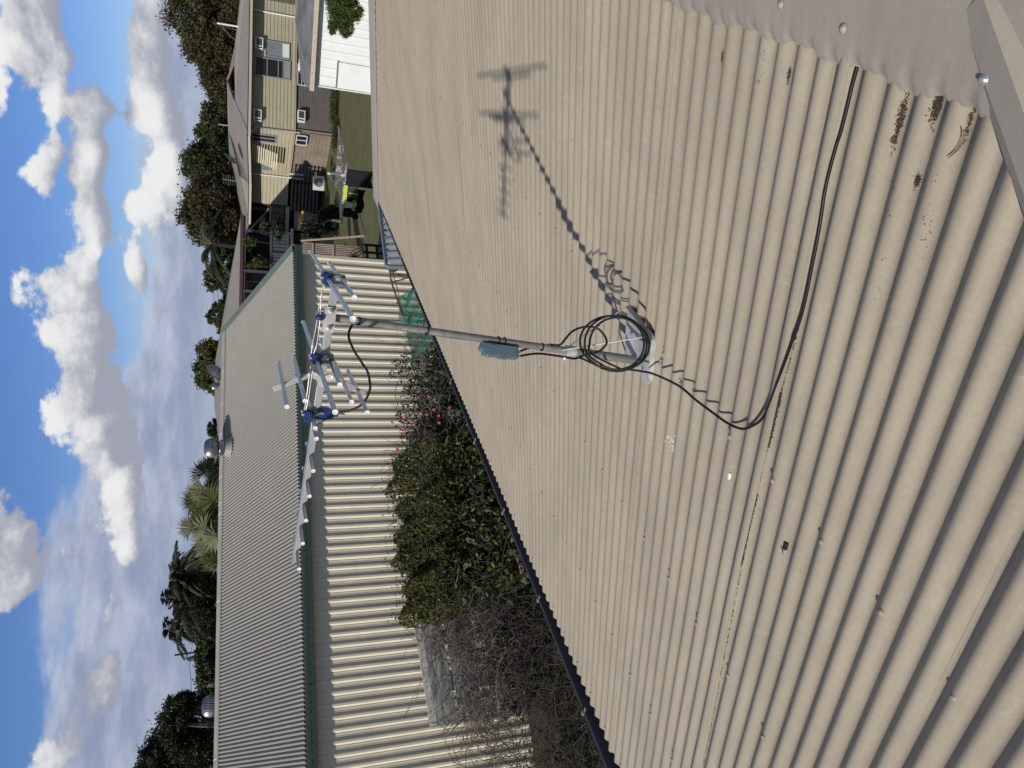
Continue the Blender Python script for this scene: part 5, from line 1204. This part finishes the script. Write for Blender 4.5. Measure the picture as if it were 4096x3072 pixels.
# timber screen, lime washed, against the shed wall
lime = mat('lime_washed_board', (.62, .60, .54), .85, 0, (.50, .48, .43), 4, stretch=(1, 1, 6), col3=(.33, .31, .28), s3=7)
greyb = mat('weathered_grey_board', (.25, .25, .24), .9, 0, (.38, .38, .36), 4, .4, 30, stretch=(1, 1, 6), col3=(.09, .13, .13), s3=3)
ts = thing('timber_screen', 'weathered screen of horizontal boards, lime washed at the top, overgrown by dry vines', 'screen', SH(.5, 14.2, G))
s_l, s_r = .08, 4.2; slope = .13
def sb(s, D, z): return SH(s, D, z + (s-s_l)*slope*(.6))
for k, (z0, h, m__, tilt) in enumerate([(-3.52, .10, lime, .02), (-3.66, .15, greyb, .06), (-3.84, .16, greyb, .12), (-4.04, .12, greyb, .2), (-4.17, .13, greyb, .22), (-4.31, .13, greyb, .25)]):
    mb = MB(); mb.bar(sb(s_l, 14.25-tilt, z0), sb(s_r, 14.25-tilt, z0), .022, h+.035, bev=.003); mb.build('board', m__, ts)
for k, z0 in enumerate((-4.72, -4.9, -5.1)):
    mb = MB(); mb.bar(sb(s_l-.0, 13.95, z0), sb(s_r, 13.95, z0), .022, .15, bev=.003); mb.build('board', greyb if k else lime, ts)
for s in (.2, 1.6, 3.0, 4.1):
    mb = MB(); a = sb(s, 14.42, -3.5); mb.bar(a, V((a.x, a.y, G)), .08, .08, up=SL); mb.build('post', greyb, ts)
# short vertical boards and posts showing in the vines
for s, D, z0, ln in ((5.35, 12.55, -3.9, 1.3), (5.9, 13.2, -3.75, 1.5), (6.4, 13.3, -3.7, 1.2), (4.6, 13.5, -3.5, 1.2)):
    mb = MB(); a = SH(s, D, z0); mb.bar(a, a+V((.05, -.03, -ln)), .10, .02, up=SNn); mb.build('loose_board', greyb, ts)
# leaves and stems
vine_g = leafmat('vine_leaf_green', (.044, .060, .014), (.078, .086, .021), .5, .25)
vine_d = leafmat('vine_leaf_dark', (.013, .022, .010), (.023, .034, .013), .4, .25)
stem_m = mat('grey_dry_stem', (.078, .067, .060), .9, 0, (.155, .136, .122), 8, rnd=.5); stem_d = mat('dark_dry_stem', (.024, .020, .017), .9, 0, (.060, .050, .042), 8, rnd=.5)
rs = np.random.default_rng(9)
def shpts(n, s0, s1, D0, D1, zt, zb, pw=1.0):
    s = rs.uniform(s0, s1, n); D = rs.uniform(D0, D1, n); q = rs.uniform(0, 1, n)**pw
    top = np.where(D < 13.9, -3.22-(13.9-D)*.50, -3.22) + zt + .10*np.sin(s*5+D*3)+.07*np.sin(s*13+1)
    z = top + (zb-top)*q*1.0
    return np.outer(s, np.array(SL)) - np.outer(D, np.array(SNn)) + np.outer(z, [0, 0, 1.])
gv = thing('green_vine', 'dense leafy green vine climbing against the cream shed wall', 'vine', SH(3.4, 13.5, G))
L_ = Leaves(); L_.add(shpts(20000, 2.1, 5.0, 12.8, 14.35, .08, -4.8, 2.0), .078, .036, rs); L_.add(shpts(9000, 1.75, 3.3, 13.0, 14.3, .04, -4.2, 1.9), .078, .036, rs); L_.add(shpts(700, 1.9, 5.1, 13.6, 14.4, .30, -3.4, 1.0), .06, .026, rs); L_.build('leaves', vine_g, gv)
L_ = Leaves(); L_.add(shpts(2600, 1.9, 5.1, 11.0, 13.0, -.05, -5.3, 1.3), .115, .06, rs); L_.build('large_leaves', vine_g, gv)
L_ = Leaves(); L_.add(shpts(5200, 1.8, 5.6, 10.2, 14.0, -.15, -5.4, 1.0), .15, .09, rs); L_.build('shaded_leaves', vine_d, gv)  # darker copy of the leaf colour carries the shade inside the vine
mb = MB()
for i in range(120):
    p = SH(rng_.uniform(2.0, 5.3), rng_.uniform(12.2, 14.2), rng_.uniform(-3.6, -3.15)); mb.tube(stem_path(p, (rng_.uniform(-1, 1), rng_.uniform(-.5, .5), rng_.uniform(-.5, 1)), rng_.uniform(.3, .9), .35, 7, .12), .0045, 4, caps=False)
mb.build('stems', stem_d, gv)
fv = thing('flowering_vine', 'tangled grey stemmed vine with small dark leaves and pink red flowers', 'vine', SH(6, 13.4, G))
L_ = Leaves(); L_.add(shpts(15000, 4.9, 7.15, 12.0, 14.1, -.10, -5.0, 1.2), .085, .034, rs); L_.add(shpts(5200, 4.8, 7.3, 10.0, 13.2, -.2, -5.4, 1.0), .13, .065, rs); L_.build('leaves', vine_d, fv)
L_ = Leaves(); L_.add(shpts(300, 6.6, 7.2, 11.9, 12.9, .1, -4.3, 1.1), .11, .04, rs, 1.5); L_.build('light_leaves', vine_g, fv)
mb = MB()
for i in range(300):
    p = SH(rng_.uniform(4.7, 7.3), rng_.uniform(11.8, 14.2), rng_.uniform(-4.6, -3.3)); mb.tube(stem_path(p, (rng_.uniform(-1, 1), rng_.uniform(-.5, .5), rng_.uniform(-.9, .7)), rng_.uniform(.3, 1.1), .33, 7, .03), rng_.choice((.004, .005, .008)), 4, caps=False)
mb.build('stems', stem_m, fv)
mb = MB()
for P_ in ([(1672, 1560), (1625, 1545), (1615, 1520), (1622, 1495), (1640, 1484)], [(1650, 1600), (1600, 1605), (1585, 1630), (1582, 1650), (1600, 1680), (1625, 1695)], [(1627, 1783), (1600, 1790), (1582, 1810), (1570, 1850), (1562, 1890), (1556, 1930)], [(1560, 1900), (1590, 1925), (1615, 1945), (1640, 1965)], [(1545, 2110), (1580, 2090), (1620, 2045)], [(1552, 2100), (1590, 2080), (1640, 2030)]):
    mb.tube(smooth_path([onD(*q, 13.7) for q in P_], 4), .005, 5, caps=False)
mb.build('tendrils', stem_d, fv)
flm = mat('pink_red_petals', (.55, .045, .075), .6, 0, (.62, .10, .13), 60, rnd=.2)
pos = [(1677, 1434), (1733, 1640), (1612, 1672), (1632, 1681), (1652, 1690), (1753, 1663), (1608, 1716), (1796, 1633), (1755, 1692), (1585, 1806), (1590, 1797), (1682, 1786), (1613, 1734), (1706, 1660), (1670, 1590)]
for i, (px, py) in enumerate(pos):
    c = onD(px, py, 13.5 if px < 1700 else 12.4); mb = MB(); rg = random.Random(i)
    for k in range(6):
        a = k*math.pi/3; d = V((math.cos(a), -.4, math.sin(a))).normalized(); w = d.cross(Y_)*.014; mb.quad(c, c+d*.016+w, c+d*.034-Y_*.008, c+d*.016-w)
    mb.lathe(c, -Y_, [(.010, -.01), (.012, .0), (.006, .012), (0, .014)], 8); mb.build('flower', flm, fv)
dv_ = thing('dry_vine', 'mass of leafless grey twigs hanging over the timber screen', 'vine', SH(1, 13.4, G))
mb = MB()
for i in range(2300):
    D = rng_.uniform(12.6, 14.2); s = rng_.uniform(-.15, 2.6) if rng_.random() < .75 else rng_.uniform(-1.4, 3.6)
    z = ztopf(D)-.18 + rng_.uniform(-.9, .12) - (max(0, -s)*.6)
    if s < 1.1 and z > -3.85 and rng_.random() < .72: continue
    p = SH(s, D, z)
    mb.tube(stem_path(p, (rng_.uniform(-1, 1), rng_.uniform(-.6, .6), rng_.uniform(-1.1, .4)), rng_.uniform(.25, .8), .38, 6, .05), rng_.choice((.003, .004, .004, .006)), 3, caps=False)
mb.build('twigs', stem_m, dv_)
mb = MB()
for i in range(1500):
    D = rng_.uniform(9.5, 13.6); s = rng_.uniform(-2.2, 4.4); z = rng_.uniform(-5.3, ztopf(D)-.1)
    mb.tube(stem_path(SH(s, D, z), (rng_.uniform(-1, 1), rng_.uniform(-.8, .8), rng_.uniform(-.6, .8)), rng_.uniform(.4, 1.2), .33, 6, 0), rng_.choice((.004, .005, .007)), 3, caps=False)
mb.build('shaded_twigs', stem_d, dv_)  # dark copy of the stem colour carries the shade behind the pale twigs
L_ = Leaves(); L_.add(shpts(3000, .15, 4.6, 13.4, 14.1, -1.35, -5.44, .8), .13, .07, rs); L_.add(shpts(3600, -2.2, 4.6, 8.8, 13.0, -.6, -5.44, .6), .12, .07, rs); L_.build('dark_backing_leaves', vine_d, dv_)  # near-black leaf mass added as dark backing for the shaded gap
mb = MB()
for P_, D in (([(2010, 2620), (1990, 2680), (1985, 2760), (1998, 2830), (2010, 2880)], 12.6), ([(2060, 2620), (2010, 2700), (1995, 2750)], 12.7), ([(1920, 2820), (1980, 2760), (2020, 2690)], 12.6), ([(1980, 3000), (2015, 2972), (2050, 2970)], 12.9), ([(1995, 3072), (2005, 3020), (2040, 3028)], 12.9), ([(2040, 2200), (1960, 2250), (1880, 2240), (1800, 2225), (1770, 2200)], 13.0)):
    mb.tube(smooth_path([onD(*q, D) for q in P_], 4), .010, 6)
mb.build('thick_stems', mat('pale_brown_stem', (.24, .20, .16), .85), dv_)
# rusty wire mesh panel leaning near our wall
wm = thing('wire_mesh_panel', 'dark rusty wire mesh panel standing among the dry vines below our gutter', 'mesh panel', SH(.2, 11.6, G))
mb = MB(); wire_r = mat('rusty_mesh_wire', (.03, .022, .018), .8)
for k in range(31): s = -1.2+k*.10; mb.tube([SH(s, 11.7, G), SH(s+rng_.uniform(-.02, .02), 12.0, -4.35)], .0035, 4, caps=False)
for k in range(12): q = k/11; mb.tube([SH(-1.2, 11.7+.3*q, G+q*1.1), SH(1.8, 11.7+.3*q, G+q*1.1+.04)], .0035, 4, caps=False)
mb.build('wires', wire_r, wm)
mb = MB(); mb.bar(onD(2074, 2228, 11.6), onD(2100, 2334, 11.6), .07, .05); mb.build('loose_plank', mat('sunlit_brown_post', (.26, .17, .11), .85), wm)

# ---------------------------------------------------------------- yard beyond the shed corner
lt = thing('lean_to', 'low clear ribbed lean-to roof with blue grey fascia just beyond our gutter', 'lean-to', atz(1540, 950, -3.0)*1 + V((0, 0, G+3.0)))
ZL = -3.0; q1, q2 = atz(1524, 800, ZL), atz(1556, 1066, ZL); q3, q4 = atz(1640, 1066, ZL-.0), atz(1600, 800, ZL)
mb = MB(); mb.bar(q1, q2, .07, .16); mb.build('fascia', mat('blue_grey_fascia', (.16, .20, .26), .5), lt)
mb = MB(); mb.bar(q1+V((.06, -.10, .01)), q2+V((.05, -.10, .01)), .04, .07); mb.build('light_edge', mat('pale_blue_edge', (.33, .40, .50), .4), lt)
pan = mat('milky_clear_panel', (.27, .28, .29), .45, 0, (.22, .23, .24), 2, spec=.4); mb = MB(); dirr = (q2-q1); perp = V((-.62, -.78, 0)); perp = (q3-q2).normalized()
nn_ = 60; vs = []
for i in range(nn_+1):
    p = q1+dirr*(i/nn_); w = .018*(1 if i % 6 < 3 else -1)
    vs += [p+perp*.10+Z*(w+.03), p+perp*2.0+Z*(w-.05)]
mb.add(vs, [(2*i, 2*i+2, 2*i+3, 2*i+1) for i in range(nn_)]); mb.build('ribbed_panel', pan, lt)
mb = MB()
for i in range(1, 14): p = q1+dirr*(i/14); mb.bar(p+perp*.05+Z*.03, p+perp*.16+Z*.03, .09, .05)
mb.build('dark_rib_gap', dark_hole, lt)
for p in (q1, q2): mb = MB(); mb.bar(p, V((p.x, p.y, G)), .08, .08, up=X_); mb.build('post', mat('blue_grey_fascia', (.16, .20, .26)), lt)
mb = MB(); e = atY(1560, 1015, 15.5); mb.box(V((2.35, 15.2, -3.15)), X_, Y_, Z, .10, .16, .07, .02); tag(mb.build('storage_tub', mat('dark_green_tub', (.03, .045, .04), .5), None, V((2.35, 15.2, -3.22))), 'dark tub on the end of the lean-to roof by the shed corner', 'tub')
# small black rail fence
bf = thing('rail_fence', 'low black timber rail fence on the lawn beside the shed corner', 'fence', atz(1530, 1030, G))
blk = mat('black_stained_timber', (.014, .014, .016), .8); pts_ = [atz(1536, 985, G), atz(1538, 1015, G), atz(1541, 1040, G), atz(1545, 1070, G)]
for p in pts_: mb = MB(); mb.bar(p, p+Z*.78, .10, .08, up=X_); mb.build('post', blk, bf)
for hh in (.28, .66): mb = MB(); mb.bar(pts_[0]+Z*hh, pts_[-1]+Z*hh, .04, .10); mb.build('rail', blk, bf)
# spiky plants
for i, (px, py, r, lb) in enumerate(((1440, 1035, .55, 'spiky dark yucca nearest the lawn beside the shed corner'), (1370, 1030, .45, 'spiky dark yucca beside the old tin wall'))):
    c = atz(px+18, py, G); c = c*1.0; L_ = []; rg = random.Random(i+90)
    for k in range(44):
        a = rg.uniform(0, 2*math.pi); e_ = rg.uniform(.15, 1.4); d = V((math.cos(a)*math.cos(e_), math.sin(a)*math.cos(e_), math.sin(e_))); w = d.cross(Z).normalized()*.028; p = c+Z*.25; L_.append([p-w*.7, p+d*r*.5-w, p+d*r*1.25, p+d*r*.5+w])
    q = Leaves(); q.q.append(np.array([[list(v) for v in f] for f in L_])); root = thing('yucca', lb, 'plant', c, 'yuccas by the shed'); q.build('leaves', leafmat('yucca_blade', (.018, .03, .018), (.03, .042, .022), .3), root)
    mb = MB(); mb.tube([c, c+Z*.3], .06, 8); mb.build('stem', mat('grey_brown_bark', (.09, .075, .06)), root)
# old tin wall with timber frame
YT = 33.0; tw = thing('tin_wall', 'old wall of upright tin sheets in a weathered timber frame behind the shed', 'wall', V((atY(1330, 1010, YT).x, YT, G)))
a = atY(1208, 968, YT); b = atY(1210, 1060, YT); mb = MB(); vs = []; n = 120
for i in range(n+1):
    q = i/n; x = a.x+(b.x-a.x)*q*1.25; w = .02*math.sin(q*2*math.pi*16); zt = a.z+.10*math.sin(q*math.pi*.8)-.05
    vs += [V((x, YT-w, zt)), V((x, YT-w, G))]
mb.add(vs, [(2*i, 2*i+2, 2*i+3, 2*i+1) for i in range(n)], True); mb.build('tin_sheets', mat('old_grey_tin', (.20, .175, .165), .6, .2, (.30, .27, .25), 3, col3=(.16, .11, .08), s3=2, stretch=(3, 3, .6)), tw)
tim = mat('sunlit_old_timber', (.24, .19, .14), .85, 0, (.32, .28, .23), 5, stretch=(6, 6, 1))
mb = MB(); mb.bar(V((a.x+.03, YT-.08, a.z+.05)), V((a.x+.30, YT-.9, G+.05)), .06, .07, up=X_); mb.build('frame_post', tim, tw)
for px in (1250, 1332): z_ = atY(px, 1000, YT).z; mb = MB(); mb.bar(V((a.x-.02, YT-.06, z_)), V((b.x-1.2, YT-.06, z_)), .05, .07); mb.build('frame_rail', tim, tw)
# dark planting behind, yellow-lidded bin, pale posts
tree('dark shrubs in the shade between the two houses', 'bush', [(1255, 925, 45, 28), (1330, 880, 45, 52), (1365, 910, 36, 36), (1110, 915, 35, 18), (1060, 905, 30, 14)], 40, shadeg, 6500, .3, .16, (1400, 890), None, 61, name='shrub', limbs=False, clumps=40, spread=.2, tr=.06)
tree('green palm and vine leaves hanging in the dark verandah', 'plant', [(1000, 965, 14, 26), (1040, 1050, 18, 24), (1010, 1060, 16, 26), (985, 1000, 12, 18)], 41.2, midg, 1500, .30, .07, (1150, 1010), None, 62, name='hanging_plant', limbs=False, clumps=16, spread=.25, tr=.008)
tree('low dark weeds along the foot of the yellow house', 'bush', [(1338, 400, 70, 12), (1350, 470, 60, 16), (1345, 540, 50, 14), (1360, 380, 30, 14)], 41.5, darkg, 5000, .16, .05, (1370, 430), None, 63, name='weeds', limbs=False, clumps=40, spread=.3, tr=.03)
wb = thing('wheelie_bin', 'grey wheelie bin with a yellow lid in the shade under the porch', 'bin', atY(1290, 873, 45.5)); c = atY(1243, 873, 45.5); mb = MB()
mb.add([c+V((x*(.28 if z_ > 0 else .22), y*(.3 if z_ > 0 else .24), z_*.45)) for z_ in (-1, 1) for x, y in ((-1, -1), (1, -1), (1, 1), (-1, 1))], ((0, 3, 2, 1), (4, 5, 6, 7), (0, 1, 5, 4), (1, 2, 6, 5), (2, 3, 7, 6), (3, 0, 4, 7))); mb.build('body', mat('grey_bin_plastic', (.14, .15, .17), .5), wb)
mb = MB(); mb.box(c+Z*.49, X_, Y_, Z, .32, .34, .05, .02); mb.build('lid', mat('yellow_bin_lid', (.72, .42, .03), .45), wb)
o = thing('timber_post', 'pale timber panel standing beside the yellow lidded bin', 'panel', atY(1290, 850, 46)); mb = MB(); p = atY(1195, 885, 46); mb.box(p, X_, Y_, Z, .55, .03, .26); mb.box(p+V((0, .05, -.3)), X_, Y_, Z, .5, .02, .5); mb.build('panel', mat('dusty_brown_panel', (.22, .19, .16), .8), o)

# clothes hoist
ho = thing('clothes_hoist', 'galvanised rotary clothes hoist standing on the lawn', 'clothes hoist', atz(1366, 700, -3.55)*1 + V((0, 0, G+3.55)))
tips = [atz(1354, 504, -3.5), atz(1389, 652, -3.5), atz(1367, 895, -3.5), atz(1337, 746, -3.5)]
ctr = (tips[0]+tips[1]+tips[2]+tips[3])/4; hub = V((ctr.x, ctr.y, -3.62)); topc = V((ctr.x, ctr.y, -3.12))
mb = MB(); mb.tube([V((hub.x, hub.y, G)), topc], .035, 10); mb.build('post', zinc_dull, ho)
for t_ in tips: mb = MB(); mb.tube([hub, t_], .022, 8); mb.build('arm', zinc_dull, ho); mb = MB(); mb.tube([topc, hub+(t_-hub)*.45], .012, 6); mb.build('strut', zinc_dull, ho)
mb = MB(); mb.lathe(hub, Z, [(.06, -.1), (.07, 0), (.06, .1)], 12); mb.lathe(topc, Z, [(.05, -.06), (.05, .03), (0, .05)], 10); mb.build('hub', zinc, ho)
for k in range(6):
    q = 1-.13*k; mb = MB(); P_ = [hub+(t_-hub)*q for t_ in tips]
    for i in range(4): mb.tube([P_[i], (P_[i]+P_[(i+1) % 4])/2-Z*.03, P_[(i+1) % 4]], .006, 4, caps=False)
    mb.build('line', mat('grey_line', (.25, .26, .26), .6), ho)
def edgept(py, t0, t1, inset=1.0):
    a, b = hub+(t0-hub)*inset, hub+(t1-hub)*inset; lo, hi = 0., 1.
    def pyof(k): p = a+(b-a)*k; return 1536-F_PX*p.dot(_Y)/p.dot(_F)
    for _ in range(30):
        m_ = (lo+hi)/2
        if (pyof(m_) - py)*(pyof(1)-pyof(0)) > 0: hi = m_
        else: lo = m_
    return a+(b-a)*lo
def garment(label, cat, py0, py1, drop, m, inset=1.0, seed=0, shape='sheet', top=.0, name='garment', parts=()):
    rg = random.Random(seed); A, B_ = edgept(py0, tips[1], tips[2], inset), edgept(py1, tips[1], tips[2], inset); d = (B_-A); n_ = d.normalized().cross(Z); nx, nz_ = 14, 12; vs = []
    for side_ in (0, 1):
        for i in range(nx+1):
            u = i/nx
            for j in range(nz_+1):
                v = j/nz_; wid = 1.0
                if shape == 'shirt': wid = 1.0 if v > .72 else .66 + .05*math.sin(v*9)     # hung by the hem, sleeves low
                uu = .5+(u-.5)*wid*(1+.03*math.sin(v*7+seed)); p = A+d*uu - Z*(top+drop*v*(1+.05*math.sin(u*6+seed*2)))
                p += n_*(.035*math.sin(u*11+seed+v*2.5)*(.35+v) + (.05*math.sin(math.pi*u) if side_ else -.01))
                vs.append(p)
    N_ = (nx+1)*(nz_+1); fs = [(s_*N_+i*(nz_+1)+j, s_*N_+i*(nz_+1)+j+1, s_*N_+(i+1)*(nz_+1)+j+1, s_*N_+(i+1)*(nz_+1)+j) for s_ in (0, 1) for i in range(nx) for j in range(nz_)]
    root = thing(name, label, cat, A-Z*drop, 'washing on the hoist'); mb = MB(); mb.add(vs, fs, True); mb.build('cloth', m, root)
    for (u0, u1, v0, v1, mm) in parts:
        mb = MB(); q = []
        for (u, v) in ((u0, v0), (u1, v0), (u1, v1), (u0, v1)): q.append(A+d*u-Z*(top+drop*v)-n_*0+ (V((-.3, -1, 0)).normalized()*.075))
        mb.quad(*q); mb.quad(*[p_+V((0, .01, 0)) for p_ in q]); mb.build('patch', mm, root)
    for u in (.15, .85): mb = MB(); p = A+d*u; mb.box(p+Z*.02, X_, Y_, Z, .012, .012, .035, .003); mb.build('peg', white_m, root)
    return root
blackc = mat('black_cloth', (.006, .006, .009), .95); hv = mat('hi_vis_yellow_cloth', (.44, .52, .05), .75); chc = mat('charcoal_cloth', (.045, .045, .05), .9); refl = mat('silver_patch', (.55, .58, .62), .5)
garment('large square black sheet pegged on the near line of the hoist', 'sheet', 676, 744, .84, blackc, 1.0, 1)
garment('hi vis yellow and charcoal work shirt beside the black sheet', 'shirt', 742, 800, .42, chc, .98, 2, 'shirt', parts=((-.02, 1.0, -.12, .18, hv), (.46, .52, .3, 1.0, hv)))
garment('hi vis yellow work shirt with silver patch, left one on the line', 'shirt', 796, 838, .40, hv, .97, 3, 'shirt', parts=((.3, .75, .2, .7, refl),))
garment('black trousers hanging on an inner line behind the work shirts', 'trousers', 752, 812, .66, blackc, .80, 4)
garment('black jumper bunched on the line at the left of the washing', 'jumper', 832, 872, .50, blackc, .96, 5, 'shirt')
garment('black shirt hanging low between the trousers and the jumper', 'shirt', 806, 846, .66, blackc, .82, 6)
garment('pale grey cloth folded over the line right of the hi vis shirts', 'cloth', 690, 735, .12, refl, .93, 7)
for i, (px, py) in enumerate(((1363, 588), (1364, 598), (1364, 606), (1356, 630), (1372, 656), (1374, 664), (1355, 671), (1350, 680), (1360, 684))):
    c = atz(px, py, -3.62); mb = MB(); mb.box(c, X_, Y_, Z, .045, .008, .06, .005); mb.box(c+V((.02, 0, -.06)), X_, Y_, Z, .03, .008, .03, .005)
    tag(mb.build('sock', mat('off_white_cotton', (.50, .47, .44), .9) if i not in (4, 5, 2) else mat('salmon_cotton', (.45, .22, .16), .9), None, c), ('small off white' if i not in (4, 5, 2) else 'small salmon')+' sock pegged on the inner lines of the hoist', 'sock', 'socks on the hoist lines')
